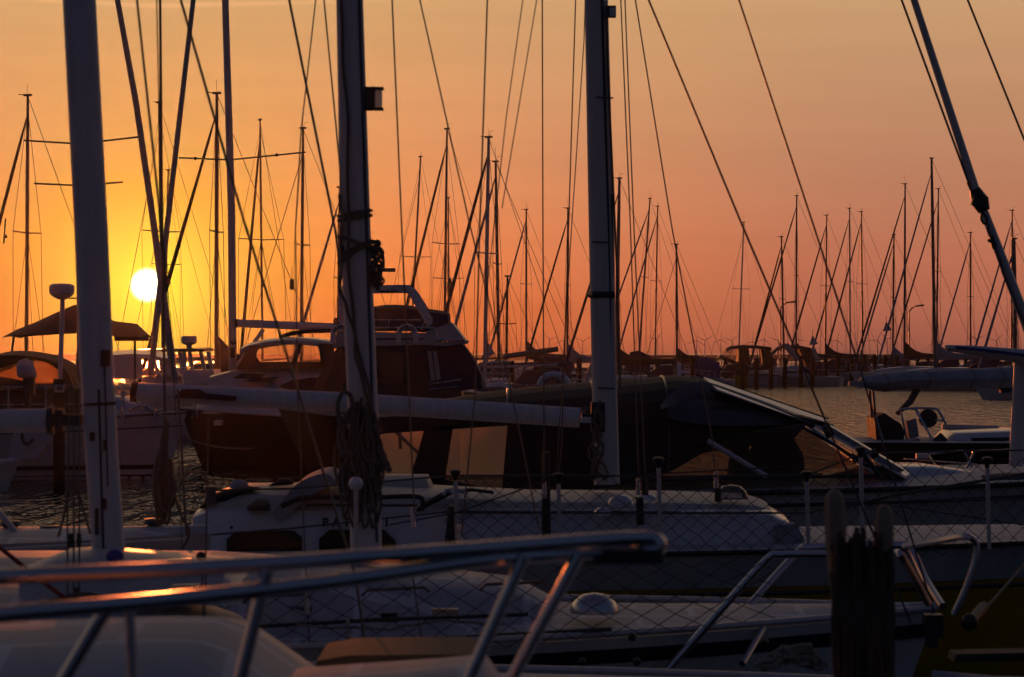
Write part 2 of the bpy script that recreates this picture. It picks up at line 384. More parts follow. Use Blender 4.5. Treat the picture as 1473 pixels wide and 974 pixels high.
# ---------------------------------------------------------------- water, shore
def make_water():
    m = bpy.data.materials.new('water'); m.use_nodes = True; t = m.node_tree; p = t.nodes['Principled BSDF']
    p.inputs['Base Color'].default_value = (0.010, 0.012, 0.014, 1); p.inputs['Roughness'].default_value = 0.06; p.inputs['IOR'].default_value = 1.33
    c = t.nodes.new('ShaderNodeTexCoord')
    def noise(sx, sy, sc, det, ro=0.55):
        mp = t.nodes.new('ShaderNodeMapping'); mp.inputs['Scale'].default_value = (sx, sy, 1); mp.inputs['Rotation'].default_value = (0, 0, R(-4)); t.links.new(c.outputs['Object'], mp.inputs[0])
        n = t.nodes.new('ShaderNodeTexNoise'); n.inputs['Scale'].default_value = sc; n.inputs['Detail'].default_value = det; n.inputs['Roughness'].default_value = ro
        t.links.new(mp.outputs[0], n.inputs[0]); return n.outputs[0]
    a = noise(4.0, 1.8, 1.0, 3, 0.5); b = noise(1.9, 0.33, 1.0, 3)
    pn = noise(0.15, 0.5, 0.12, 2)           # calmer and rougher patches
    mr = t.nodes.new('ShaderNodeMapRange'); t.links.new(pn, mr.inputs[0]); mr.inputs[1].default_value = .35; mr.inputs[2].default_value = .65; mr.inputs[3].default_value = 0.45; mr.inputs[4].default_value = 1.0
    mu = t.nodes.new('ShaderNodeMath'); mu.operation = 'MULTIPLY'; t.links.new(a, mu.inputs[0]); t.links.new(mr.outputs[0], mu.inputs[1])
    ad = t.nodes.new('ShaderNodeMath'); ad.operation = 'MULTIPLY_ADD'; t.links.new(b, ad.inputs[0]); ad.inputs[1].default_value = 5.0; t.links.new(mu.outputs[0], ad.inputs[2])
    bp = t.nodes.new('ShaderNodeBump'); bp.inputs['Strength'].default_value = 1.0; bp.inputs['Distance'].default_value = 0.20
    t.links.new(ad.outputs[0], bp.inputs['Height']); t.links.new(bp.outputs[0], p.inputs['Normal'])
    MATS['water'] = m
make_water()
wm = MB(); S_ = 9000
wm.add([(-S_, -60, 0), (S_, -60, 0), (S_, 2 * S_, 0), (-S_, 2 * S_, 0)], [(0, 1, 2, 3)])
w = wm.build('water', 'water', smooth=False); w['kind'] = 'structure'
sh = MB(); rnd = random.Random(3)
xs = [-600 + i * 15 for i in range(81)]
hh = [3 + 2.5 * rnd.random() + (2 if 10 < i < 60 else 0) for i in range(81)]
sh.loft([[Vector((x, 1060, -.5)), Vector((x, 1064, h * .35)), Vector((x, 1085, h * .35)), Vector((x, 1095, -.5))] for x, h in zip(xs, hh)])
o = sh.build('distant_shore', 'shore', smooth=False); o['kind'] = 'structure'

# ---------------------------------------------------------------- wind turbines
def turbine(px, hub, Y, ang, bl, label):
    c = P(px, hub, Y); t = thing('wind_turbine', label, 'wind turbine', (c.x, Y, 0), group='wind turbines along the horizon')
    MB().tube([(c.x, Y, 0), (c.x, Y, c.z)], [0.24, 0.15], 10).build('tower', 'turbine_white', t)
    MB().box((c.x, Y + 0.15, c.z + .05), (.28, .8, .28)).build('nacelle', 'turbine_white', t)
    for k in range(3):
        a = ang + k * 2 * math.pi / 3; dr = Vector((math.sin(a), 0, math.cos(a))); q = Vector((c.x, Y - .35, c.z))
        MB().tube([q, q + dr * bl * .2, q + dr * bl * .5, q + dr * bl], [.10, .15, .11, .04], 6).build('blade', 'turbine_white', t)
TB = [(645, 489), (765, 487), (791, 488), (812, 489), (838, 491), (944, 488), (1002, 489), (1014, 490), (1037, 488), (1053, 490), (1082, 491), (1099, 488), (1120, 490), (1146, 489), (1204, 489), (1262, 489), (1276, 488), (1345, 490), (1404, 488), (1433, 490)]
for i, (px, hb) in enumerate(TB):
    turbine(px, hb, 930 + 25 * (i % 5), random.uniform(0, 2), 3.7 if i % 3 else 4.2, 'faint pale wind turbine on the far horizon, number-like neighbours either side' if False else 'faint three-bladed wind turbine standing far off on the hazy horizon')

# ---------------------------------------------------------------- far sailing boats
def far_boat(px, top, pxb, Y, label, cover=None, hullm='gelcoat', furl=True, nspr=1, side=-1, skew=None, mr=0.085, mm='alloy_dark', clen=4.2, boom=True, pulp=True, hood='canvas_navy', hb=None):
    rnd = random.Random(int(px * 7 + top)); zt = PZ(top, Y); xm = PX(pxb, Y); lean = PX(px, Y) - xm
    L = min(12.5, max(6.5, zt * 0.66)); B = L * 0.3
    th = R(skew if skew is not None else rnd.uniform(12, 34)); rz = (math.pi - th) if side < 0 else th
    t = thing('sailing_boat', label, 'sailing boat', (xm, Y, 0), rz, 'sailing boats moored across the harbour')
    ORG[t.name] = (0, 0, 0)
    xb, xs_ = 0.40 * L, -0.60 * L; fb = 1.25 if L > 9 else 1.0; fs = fb * .78
    h = MB(); dk = MB(); port, star = hull(h, dk, xs_, xb, 0, B, fs, fb, N=14)
    h.build('hull', hullm, t); dk.build('deck', 'deck', t)
    cb = MB(); zc = fb + 0.42
    cabin(cb, [(-.28 * L, fs, zc, B * .30), (-.22 * L, fs, zc + .02, B * .31), (0.02 * L, fs, zc, B * .27), (.16 * L, fs, zc - .15, B * .2), (.24 * L, fs + .1, fb + .08, B * .12)], 0)
    c_ = cb.build('coachroof', 'gelcoat', t)
    for s_ in (-1, 1):
        MB().box((-.12 * L, s_ * B * .285, fb + .18), (.16 * L, .03, .16)).build('window', 'dark_glass', t)
    # mast with lean given along the picture plane
    lx = lean * math.cos(rz); ly = -lean * math.sin(rz)
    base = Vector((0, 0, zc)); head = Vector((lx, ly, zt))
    MB().tube([base, base.lerp(head, .75), head], [mr, mr, mr * .7], 8, sq=.7).build('mast', mm, t)
    tp = MB()
    if rnd.random() < .6: tp.tube([head, head + Vector((0.25, 0, .06)), head + Vector((.42, 0, .07))], .018, 5)
    if rnd.random() < .6: tp.tube([head, head + Vector((0.02, 0, rnd.uniform(.4, .8)))], .008, 4)
    if rnd.random() < .5: tp.tube([head, head + Vector((-.12, .05, .28)), head + Vector((-.3, .1, .30))], .010, 4)
    tp.box(head + Vector((0, 0, .03)), (.34, .10, .09)); tp.build('masthead_fitting', 'black_plastic', t)
    stays = MB()
    sh_ = MB()
    for k in range(nspr):
        fz = (k + 1) / (nspr + 1) + .03; q = base.lerp(head, fz); sw = B * .42 * (1 - .12 * k)
        MB().tube([q + Vector((0, -sw, .04)), q, q + Vector((0, sw, .04))], .03, 5).build('spreader', mm, t)
    q = base.lerp(head, .53)
    for s_ in (-1, 1):
        sh_ = MB(); sh_.tube([head.lerp(base, .04), q + Vector((0, s_ * B * .42, .04)), Vector((-.1, s_ * B * .46, fs))], .013, 4)
        sh_.tube([q, Vector((.25, s_ * B * .44, fs))], .012, 4); sh_.tube([q, Vector((-.5, s_ * B * .44, fs))], .012, 4)
        sh_.build('shroud', 'wire', t)
    MB().tube([head, Vector((xs_ + .15, 0, fs))], .014, 4).build('backstay', 'wire', t)
    bow = Vector((xb - .15, 0, fb + .1)); hd = head.lerp(base, .06 if furl else .1)
    if furl:
        n_ = 9; pts = [hd.lerp(bow, i / n_) for i in range(n_ + 1)]
        MB().tube(pts, [.02] + [.055 + .012 * rnd.random() + .03 * min(1, i / 5) for i in range(n_ - 1)] + [.06], 6).build('furled_sail', rnd.choice(['canvas_navy', 'canvas_grey', 'canvas_black']), t)
    else: MB().tube([hd, bow], .02, 4).build('forestay', 'wire', t)
    if boom:
        bz = zc + .75; bl = min(clen, .42 * L)
        MB().tube([(-.08, 0, bz), (-bl - .25, 0, bz + .12)], .06, 6).build('boom', mm, t)
        if cover:
            cv = MB(); z0 = bz - .1; hs = hb if hb else 1.25
            secs = [(-.02, z0 + .15, bz + hs + .1, .10), (-.18, z0, bz + hs, .16), (-.5, z0 - .05, bz + hs * .72, .20), (-.9, z0, bz + hs * .48, .21), (-1.5, z0, bz + .40, .2), (-2.3, z0 + .02, bz + .33, .18), (-bl * .85, z0 + .05, bz + .30, .15), (-bl, z0 + .1, bz + .26, .09)]
            secs.sort(key=lambda q: -q[0]); bundle(cv, secs, 0); cv.build('sail_cover', cover, t)
    if hood:
        hd_ = MB(); zz = zc
        cabin(hd_, [(-.40 * L, fs + .1, zz + .62, B * .34), (-.30 * L, fs + .1, zz + .60, B * .34), (-.22 * L, zc - .05, zz + .05, B * .3)], 0, rnd=.25); hd_.build('sprayhood', hood, t)
    if pulp:
        pm = MB(); 
        for s_ in (-1, 1):
            pts = [port[-1 - k] if s_ < 0 else star[-1 - k] for k in (0, 2, 5, 8, 11, 14)]
            pm.tube([p + Vector((0, 0, .62)) for p in pts], .018, 4)
            for p in pts: pm.tube([p, p + Vector((0, 0, .62))], .016, 4)
        pm.build('guard_rail', 'steel', t)
    return t

FB = [
 (40, 138, 38, 105, 'tall mast at the far left edge with a navy furled sail leaning left', dict(skew=20, nspr=1)),
 (229, 148, 235, 125, 'sailing boat whose dark mast rises just above the sun', dict(skew=40, furl=False)),
 (242, 245, 236, 170, 'short thin mast just right of the sun, behind the furled sails', dict(skew=40, furl=False, hood=None)),
 (312, 135, 311, 105, 'dark masted boat with a furled sail slanting down in front of the sun', dict(skew=8, cover='canvas_navy', clen=2.2)),
 (374, 173, 378, 140, 'slim dark mast over the pale hardtop, right of the thick grey mast', dict(skew=65)),
 (436, 185, 433, 130, 'mast joined to the right end of the long spreader, left of the central mast', dict(skew=15, furl=False)),
 (489, 270, 486, 135, 'mast almost hidden behind the left side of the thick central mast', dict(skew=12)),
 (605, 226, 589, 180, 'mast leaning to the right above the radar arch', dict(skew=50, furl=False)),
 (643, 186, 639, 150, 'tall mast right of the radar arch with a lantern hanging on its stay', dict(skew=35)),
 (645, 285, 645, 185, 'shorter mast directly behind the taller one by the radar arch', dict(skew=70, furl=False)),
 (703, 198, 697, 118, 'pale grey mast with instruments on top and a loose sail at its foot', dict(skew=30, mm='alloy', mr=.10, nspr=1)),
 (713, 233, 718, 140, 'dark mast immediately right of the pale grey one', dict(skew=12)),
 (730, 398, 728, 150, 'very short rusty looking mast right of the pale grey one', dict(skew=40, furl=False, mm='rust', hood=None)),
 (757, 302, 757, 200, 'boat with a navy sail cover and steep furled sail, left of the grey covered boat', dict(skew=22, cover='canvas_navy')),
 (817, 300, 816, 190, 'boat with a light grey sail cover left of the slim right-hand near mast', dict(skew=12, cover='canvas_grey')),
 (891, 257, 886, 160, 'boat with a long black sail cover just right of the right-hand near mast', dict(skew=8, cover='canvas_black', clen=3.6, hb=1.0, mr=.11)),
 (935, 286, 918, 235, 'boat whose mast leans right, behind the long black sail cover', dict(skew=18)),
 (946, 297, 942, 250, 'upright mast next to the leaning one behind the long black sail cover', dict(skew=25)),
 (973, 352, 974, 200, 'boat with a short black sail cover standing alone left of the covered cruiser', dict(skew=10, cover='canvas_black', clen=2.9, furl=False, hb=.95)),
 (1070, 320, 1062, 270, 'slim grey mast leaning slightly, behind the roof of the first cabin cruiser', dict(skew=45, furl=False, mm='alloy')),
 (1124, 341, 1128, 225, 'low mast beside the left street lamp', dict(skew=20)),
 (1146, 282, 1145, 235, 'tall mast with a navy sail cover right of the left street lamp', dict(skew=14, cover='canvas_navy', clen=3.2)),
 (1189, 310, 1187, 245, 'mast with a boxy navy sail cover over the second cabin cruiser', dict(skew=28, cover='canvas_navy', clen=4)),
 (1222, 300, 1223, 265, 'left mast of the close pair in the middle of the far row', dict(skew=24, mm='alloy')),
 (1239, 305, 1241, 250, 'right mast of the close pair in the middle of the far row', dict(skew=30)),
 (1286, 338, 1284, 240, 'reddish mast with a small grey sail cover, left of the rust red cover', dict(skew=20, cover='canvas_grey', clen=1.6, mm='rust')),
 (1302, 265, 1301, 215, 'boat with a rust red sail cover in the far row', dict(skew=12, cover='canvas_red', clen=3.4)),
 (1340, 228, 1345, 200, 'tallest mast of the far row with a long pale grey sail cover', dict(skew=8, cover='canvas_grey', clen=4.8, mr=.12)),
 (1350, 272, 1347, 250, 'lower mast hidden close behind the tallest one in the far row', dict(skew=20)),
 (1396, 335, 1396, 235, 'mast standing between the tallest one and the right edge furler', dict(skew=25)),
 (1456, 303, 1455, 220, 'thin mast near the right edge, left of a thicker shorter one', dict(skew=30)),
 (1459, 344, 1461, 160, 'thick short mast near the right edge with a level boom to its left', dict(skew=175 - 180 + 5, mr=.11, side=-1)),
]
for px, top, pxb, Y, lab, kw in FB:
    far_boat(px, top, pxb, Y, lab, **kw)

# level boom / pennants / lantern near far masts
def pennant(px, py, Y, sz, m, label, pole=None):
    t = thing('pennant', label, 'flag', tuple(P(px, py, Y)))
    w_ = sz; c = P(px, py, Y)
    rings = []
    for i in range(6):
        a = i / 5; rings.append([c + Vector((w_ * a * .55, .06 * math.sin(a * 5), -w_ * (1 - a * .0) * (a) * .9)), c + Vector((w_ * a * .1, .06 * math.sin(a * 5 + 1), -w_ * a)), c + Vector((-w_ * a * .35, .05, -w_ * a))])
    MB().loft(rings, closed=False, cap=False).build('cloth', m, t)
    MB().tube([c + Vector((0, 0, .4)), c + Vector((-.05, 0, -w_ * 2.2))], .02, 5).build('halyard', 'wire', t)
pennant(1275, 462, 210, .8, 'canvas_white', 'small grey triangular pennant hanging left of the rust red sail cover')
pennant(1169, 482, 215, .8, 'canvas_white', 'pale drooping flag between the two covered cabin cruisers')
pennant(702, 492, 110, .55, 'canvas_white', 'grey cloth hanging at the foot of the pale grey mast')
pennant(8, 336, 70, .12, 'canvas_black', 'tiny dark pennant high at the left edge of the picture')
def hang_box(px, py, Y, w, h, m, label, name='anchor_ball', cat='day signal', lean=0.):
    c = P(px, py, Y); t = thing(name, label, cat, tuple(c))
    MB().lathe(c, [(w * .3, -h / 2), (w * .5, -h * .4), (w * .5, h * .35), (w * .25, h / 2)], 10).build('body', m, t)
    MB().tube([c + Vector((0, 0, h / 2)), c + Vector((lean, 0, h * 1.6))], .012, 5).build('line', 'wire', t)
hang_box(647, 415, 148, .28, 1.1, 'black_plastic', 'dark radar reflector hanging on a stay right of the radar arch', 'radar_reflector', 'radar reflector')
hang_box(420, 409, 100, .18, .42, 'black_plastic', 'small dark reflector hanging on a stay left of the thick central mast', 'radar_reflector', 'radar reflector')
hang_box(242, 405, 60, .10, .14, 'amber', 'small lantern glowing amber right beside the sun', 'lantern', 'lantern')

# ---------------------------------------------------------------- street lamps
for px, py, pyb, Y, lab in ((1134, 436, 500, 330, 'left street lamp on the far quay with a single arm'), (1319, 441, 500, 340, 'right street lamp on the far quay, right of the grey pennant')):
    c = P(px, py, Y); b = Vector((PX(px - 11, Y), Y, 0)); t = thing('street_lamp', lab, 'street lamp', (b.x, Y, 0), group='street lamps on the far quay')
    MB().tube(curve([(b.x, Y, .5), (b.x, Y, c.z - 1.6), (b.x + .1, Y, c.z - .5), (c.x - .3, Y, c.z)], 6), .09, 6).build('pole', 'alloy_dark', t)
    MB().loft([[Vector((c.x - .4, Y - .15, c.z - .05)), Vector((c.x - .4, Y + .15, c.z - .05)), Vector((c.x - .4, Y + .1, c.z + .12)), Vector((c.x - .4, Y - .1, c.z + .12))],
               [Vector((c.x + .9, Y - .15, c.z + .05)), Vector((c.x + .9, Y + .15, c.z + .05)), Vector((c.x + .9, Y + .1, c.z + .3)), Vector((c.x + .9, Y - .1, c.z + .3))]]).build('lamp_head', 'alloy_dark', t)
q = MB(); q.box((60, 345, .35), (260, 9, 1.0)); o = q.build('far_quay', 'shore', smooth=False); tag(o, None, kind='structure')

# ---------------------------------------------------------------- piles
def pile(px, top, Y, label, r=.15, group='mooring piles in front of the far boats', lean=0.0, m='pile'):
    x = PX(px, Y); zt = PZ(top, Y); rr = random.Random(int(px))
    o = MB().tube([(x - lean, Y, -1), (x - lean * .5, Y, zt * .5), (x, Y, zt - .03), (x, Y, zt)], [r * 1.12, r * 1.05, r, r * .8], 10).build('mooring_pile', m, org=(x, Y, 0))
    return tag(o, label, 'mooring pile', group)
PL = [(1044, 516, 215), (1068, 515, 208), (1088, 515, 205), (1109, 514, 208), (1129, 515, 210), (1152, 512, 215), (1169, 514, 218), (1188, 513, 225), (1206, 512, 225), (1225, 512, 228), (1243, 512, 230),
      (1258, 511, 232), (1274, 511, 235), (1290, 511, 238), (1305, 510, 240), (1320, 511, 244), (1335, 510, 247), (1348, 510, 250), (1359, 510, 252), (1376, 511, 255), (1389, 510, 258), (1406, 511, 262), (1421, 510, 265), (1435, 511, 268), (1448, 511, 270),
      (772, 516, 150), (833, 515, 160), (890, 512, 170), (946, 515, 180), (970, 515, 185), (996, 514, 190), (1020, 515, 200)]
PL.sort()
for i, (px, tp, Y) in enumerate(PL):
    pile(px, tp, Y, 'dark wooden mooring pile in the long row standing in the water before the far boats', r=.17)
pile(737, 519, 130, 'dark pile beside the chrome bow rail, right of the flybridge cruiser', r=.11)

def jetty(xa, xb, Y, label):
    x0, x1 = PX(xa, Y), PX(xb, Y); t = thing('jetty', label, 'jetty', ((x0 + x1) / 2, Y, 0))
    MB().box(((x0 + x1) / 2, Y, 1.25), (x1 - x0, 2.2, .22)).build('deck', 'pile', t)
    MB().box(((x0 + x1) / 2, Y - 1.13, 1.02), (x1 - x0, .06, .5)).build('fascia_board', 'pile', t)
    n = int((x1 - x0) / 2.4)
    for k in range(n): MB().tube([(x0 + 1 + k * 2.4, Y - .9, -1), (x0 + 1 + k * 2.4, Y - .9, 1.9)], .13, 8).build('leg', 'pile', t)
jetty(740, 1050, 262, 'dark wooden jetty low behind the boats, left of the two cabin cruisers')
jetty(1195, 1600, 282, 'dark wooden jetty behind the piles at right, below the tallest far mast')
rr_ = random.Random(77)
DK = [(700, 735, 200, 'canvas_black', 'low black covered boat behind the chrome bow rail'), (858, 900, 215, 'canvas_navy', 'low navy covered boat between the lifebuoy and the long black sail cover'), (1200, 1240, 262, 'canvas_navy', 'navy covered boat behind the piles under the close mast pair'),
      (1240, 1280, 268, 'canvas_black', 'black covered boat behind the piles, below the pennant'), (1345, 1385, 276, 'canvas_red', 'dark red covered boat behind the piles, right of the tallest far mast'), (1395, 1450, 262, 'canvas_black', 'black covered boat behind the rightmost piles')]
for xa, xb, Y, cm_, lab in DK:
    x0, x1 = PX(xb, Y), PX(xa, Y); xm = (x0 + x1) / 2; t = thing('covered_boat', lab, 'boat', (xm, Y, 0))
    h = MB(); hull(h, None, x0, x1, Y, 2.2, .8, 1.0, N=12); h.build('hull', rr_.choice(['navy', 'dark_hull', 'gelcoat_old']), t)
    c_ = MB(); w_ = abs(x1 - x0); cabin(c_, [(x0 - .02 * w_, .7, 1.2, .9), (xm + .25 * w_, .8, 1.9 + rr_.random() * .5, .95), (xm - .1 * w_, .8, 2.3 + rr_.random() * .5, .9), (x1 + .05 * w_, .9, 1.2, .4)], Y, rnd=.3, tumble=.5); c_.build('cover', cm_, t)
# ---------------------------------------------------------------- mid boats (cabin cruisers under the far masts)
def frame_bar(mb, pts, r=.03): mb.tube(pts, r, 6)
def cruiser(name, label, pts_roof, Y, hull_x, zdeck, hullm, canvas='canvas_black', bow=-1, win=None, strips=()):
    x0, x1 = (hull_x[1], hull_x[0]) if bow < 0 else hull_x
    x0, x1 = PX(x0, Y), PX(x1, Y); B = 2.9
    t = thing(name, label, 'motor boat', ((x0 + x1) / 2, Y, 0))
    h = MB(); dk = MB(); p_, s_ = hull(h, dk, x0, x1, Y, B, zdeck * .9, zdeck * 1.08, N=16); h.build('hull', hullm, t); dk.build('deck', 'deck', t)
    st = MB(); st.tube([p + Vector((0, -.02, -.08)) for p in p_], .04, 5); st.build('rubbing_strake', 'black_plastic', t)
    # roof from silhouette points, arched across the beam
    rm = MB(); rings = []
    for px, py in pts_roof:
        q = P(px, py, Y); rings.append([Vector((q.x, Y + 1.15 * math.cos(a), q.z - .22 * (1 - math.sin(a)))) for a in [math.pi * k / 8 for k in range(9)]] + [Vector((q.x, Y - 1.1, q.z - .27)), Vector((q.x, Y + 1.1, q.z - .27))])
    rm.loft(rings); rm.build('canopy', canvas, t)
    fr = MB()
    for i, (px, py) in enumerate(pts_roof):
        q = P(px, py, Y)
        for s2 in (-1.12, 1.12):
            dx = (-.35 if i < len(pts_roof) / 2 else .3)
            fr.tube([Vector((q.x, Y + s2, q.z - .2)), Vector((q.x + dx, Y + s2, zdeck))], .03, 5)
    fr.split('canopy_frame', 'black_plastic', t)
    return t, p_, s_
t, p_, s_ = cruiser('cabin_cruiser', 'white cabin cruiser with black canopy and side curtains, left one behind the piles', [(1043, 502), (1050, 498), (1068, 496), (1090, 497), (1108, 499)], 222, (1026, 1118), 1.15, 'gelcoat')
Yc = 220.8
MB().prism([(1063, 498), (1077, 498), (1079, 525), (1072, 526), (1062, 522)], Yc, Yc + 2.2).build('side_curtain', 'canvas_black', t)
MB().prism([(1094, 499), (1108, 501), (1113, 526), (1098, 527)], Yc, Yc + 2.2).build('side_curtain', 'canvas_black', t)
MB().prism([(1036, 511), (1062, 521), (1078, 528), (1112, 526), (1112, 531), (1076, 533), (1034, 514)], Yc, Yc + 2.3).build('coaming', 'black_plastic', t)
MB().prism([(1099, 502), (1105, 502), (1110, 522), (1104, 522)], Yc - .05, Yc).build('window', 'cloudy_film', t)
MB().prism([(1043, 503), (1060, 500), (1061, 512), (1038, 511)], Yc, Yc + .03).build('window', 'clear_film', t)
t, p_, s_ = cruiser('cabin_cruiser', 'white cabin cruiser with sloping pale windscreen strip, right one behind the piles', [(1108, 508), (1118, 499), (1127, 496), (1150, 497), (1165, 500), (1173, 506)], 230, (1105, 1190), 1.2, 'gelcoat', canvas='canvas_navy')
MB().prism([(1124, 495), (1134, 494), (1152, 512), (1145, 522), (1138, 512)], 228.6, 228.9).build('windscreen', 'canvas_grey', t)
MB().prism([(1150, 503), (1166, 500), (1176, 520), (1160, 527)], 228.7, 231.2).build('side_curtain', 'canvas_black', t)
MB().prism([(1167, 502), (1173, 501), (1180, 520), (1174, 522)], 228.6, 228.7).build('window', 'curtain', t)
for (xa, xb, Y, hm, lab, cl) in ((1196, 1232, 236, 'yellow_hull', 'small yellow hulled boat among the piles, below the close mast pair', 'canvas_navy'), (1045, 1075, 212, 'yellow_hull', 'low yellow hulled boat in front of the left cabin cruiser', 'canvas_black'),
        (1262, 1310, 262, 'navy', 'low dark boat under navy covers behind the piles, left of the tallest mast', 'canvas_blue'), (1312, 1360, 262, 'yellow_hull', 'ochre hulled boat behind the piles under the rust red sail cover', 'canvas_navy'), (1375, 1440, 272, 'gelcoat', 'white hulled boat low behind the rightmost piles', 'canvas_navy')):
    x0, x1 = PX(xb, Y), PX(xa, Y); t = thing('small_motor_boat', lab, 'motor boat', ((x0 + x1) / 2, Y, 0))
    h = MB(); dk = MB(); hull(h, dk, x0, x1, Y, 2.2, .9, 1.1, N=12); h.build('hull', hm, t); dk.build('deck', 'deck', t)
    c_ = MB(); xm = (x0 + x1) / 2; cabin(c_, [(xm + .8, .9, 1.9, .8), (xm, .9, 2.0, .9), (xm - .9, .9, 1.8, .7), (xm - 1.3, .9, 1.1, .5)], Y, rnd=.2); c_.build('cover', cl, t)
# boats between x 740 and 1035 low over the canopy boat
for (xa, xb, Y, top, cm, lab) in ((748, 830, 165, 513, 'canvas_navy', 'covered boat with an orange reflection on its tarp, right of the chrome bow rail'), (888, 940, 175, 505, 'canvas_navy', 'boat under a navy boom tent right behind the right-hand near mast'),
        (930, 985, 190, 517, 'gelcoat', 'low white boat with a bright hatch, under the short black sail cover'), (985, 1040, 195, 515, 'canvas_blue', 'boat under a blue tarp just left of the cabin cruisers'), (836, 880, 170, 516, 'canvas_grey', 'grey covered boat partly behind the right-hand near mast')):
    x0, x1 = PX(xb, Y), PX(xa, Y); t = thing('small_motor_boat', lab, 'motor boat', ((x0 + x1) / 2, Y, 0))
    h = MB(); dk = MB(); p_, s_ = hull(h, dk, x0, x1, Y, 2.4, .95, 1.15, N=12); h.build('hull', 'gelcoat', t); dk.build('deck', 'deck', t)
    zt = PZ(top, Y); xm = (x0 + x1) / 2; w_ = abs(x1 - x0)
    c_ = MB(); cabin(c_, [(x0 - .1 * w_, .95, zt - .35, .9), (xm + .1 * w_, .95, zt, .95), (xm - .15 * w_, .95, zt - .1, .9), (x1 + .12 * w_, 1.0, 1.3, .5)], Y, rnd=.25, tumble=.6); c_.build('cover', cm, t)
    g = MB(); g.tube([p + Vector((0, 0, .5)) for p in p_[3:]], .02, 5)
    for p in p_[3::2]: g.tube([p, p + Vector((0, 0, .5))], .02, 5)
    g.build('guard_rail', 'steel', t)
# boat with chrome bow rail and white cover (right of the flybridge cruiser)
Y = 80; t = thing('motor_boat', 'motor boat with curved chrome bow rail and white hatch, right of the flybridge cruiser', 'motor boat', (PX(705, Y), Y, 0))
h = MB(); dk = MB(); hull(h, dk, PX(760, Y), PX(664, Y), Y, 2.6, 1.55, 1.65, N=14); h.build('hull', 'dark_hull', t); dk.build('deck', 'deck', t)
bundle(cm := MB(), [(PX(727, Y), PZ(562, Y), PZ(551, Y), .5), (PX(722, Y), PZ(562, Y), PZ(549, Y), .7), (PX(704, Y), PZ(562, Y), PZ(551, Y), .7), (PX(685, Y), PZ(562, Y), PZ(558, Y), .4)], Y); cm.build('hatch_cover', 'canvas_white', t)
rl = MB(); rl.tube(cp([(672, 556, Y), (674, 537, Y), (690, 527, Y), (706, 521, Y), (735, 520, Y - .4)]), .028, 6); rl.tube(cp([(674, 545, Y), (705, 536, Y), (738, 538, Y)]), .018, 6)
for x_, y_ in ((690, 527), (706, 521), (722, 520)): rl.tube([P(x_, y_, Y), P(x_ + 4, 560, Y)], .022, 6)
rl.build('bow_rail', 'steel', t)
yb = MB(); yb.tube([P(725, 513, 100), P(803, 502, 100)], .1, 8); o = yb.build('spar', 'wood_pale', org=tuple(P(764, 508, 100))); tag(o, 'pale wooden spar lying level behind the chrome bow rail', 'spar')
# white horseshoe like arch on a boat behind the canopy
Y = 40; t = thing('lifebuoy', 'white ring buoy showing over the black canopy, left of the right-hand near mast', 'lifebuoy', tuple(P(797, 545, Y)))
MB().tube(curve([P(780 + 17 - 20 * math.cos(a), 554 - 15 * math.sin(a), Y) for a in [math.pi * k / 8 for k in range(9)]], 3), .05, 8).build('ring', 'white_plastic', t)

# ================================================================ left group, 55-85 m
# white sailing yacht with dark sprayhood, bow to the right
Y = 59
t = thing('sailing_yacht', 'white sailing yacht at left with dark stripes on its hull and a dark cockpit canopy', 'sailing yacht', (PX(115, Y), Y, 0))
h = MB(); dk = MB(); p_, s_ = hull(h, dk, PX(-190, Y), PX(268, Y), Y, 3.0, 1.25, 1.45, rake=.55, N=22); h.build('hull', 'gelcoat', t); dk.build('deck', 'deck', t)
def belt(z0, z1, x0, x1, yc, B, fs, fb, m, name, parent, off=.012, **k):
    """painted band following the hull between two heights"""
    tmp = MB(); L = x1 - x0; sg = 1 if L > 0 else -1; mid = k.get('mid', .42); tw = k.get('tw', .7); rake = k.get('rake', .8); tr = .15; dr = .4; rr = []
    for side in (-1, 1):
        rings = []
        for i in range(23):
            t_ = i / 22
            w = B / 2 * (tw + (1 - tw) * math.sin(min(1, t_ / mid) * math.pi / 2)) if t_ < mid else B / 2 * max(0.004, (1 - ((t_ - mid) / (1 - mid)) ** 2.3))
            zs = fs + (fb - fs) * t_ ** 1.7
            ring = []
            for z in (z0, z1):
                zz = zs - z if z < 5 and k.get('top') else z
                v = (zz + dr) / (zs + dr); yy = w * v ** (0.28 + .5 * t_ ** 2) + off
                lv = [0, .12, .3, .5, .75, 1.0]
                # follow the faceted section of the hull
                for a_, b_ in zip(lv, lv[1:]):
                    if a_ <= v <= b_:
                        e = 0.28 + .5 * t_ ** 2; fa = 0 if a_ == 0 else a_ ** e; yy = w * (fa + (b_ ** e - fa) * (v - a_) / (b_ - a_)) + off
                ring.append(Vector((x0 + L * t_ - sg * (1 - v) * rake * t_ ** 3 + sg * (1 - v) * tr * (1 - t_) ** 6 + (sg * off if t_ > .97 else 0), yc + side * yy, zz)))
            rings.append(ring)
        tmp.loft(rings, closed=False, cap=False)
    return tmp.build(name, m, parent)
hk = dict(x0=PX(-190, Y), x1=PX(268, Y), yc=Y, B=3.0, fs=1.25, fb=1.45, rake=.55)
belt(.22, .32, m='boot', name='boot_stripe', parent=t, **hk)
belt(-.3, .10, m='antifoul', name='waterline_paint', parent=t, **hk)
belt(.28, .25, m='boot', name='sheer_stripe', parent=t, top=True, **hk)
tr_ = MB(); tr_.tube([p + Vector((0, 0, .02)) for p in p_], .03, 5); tr_.tube([p + Vector((0, 0, .02)) for p in s_], .03, 5); tr_.build('toe_rail', 'alloy_dark', t)
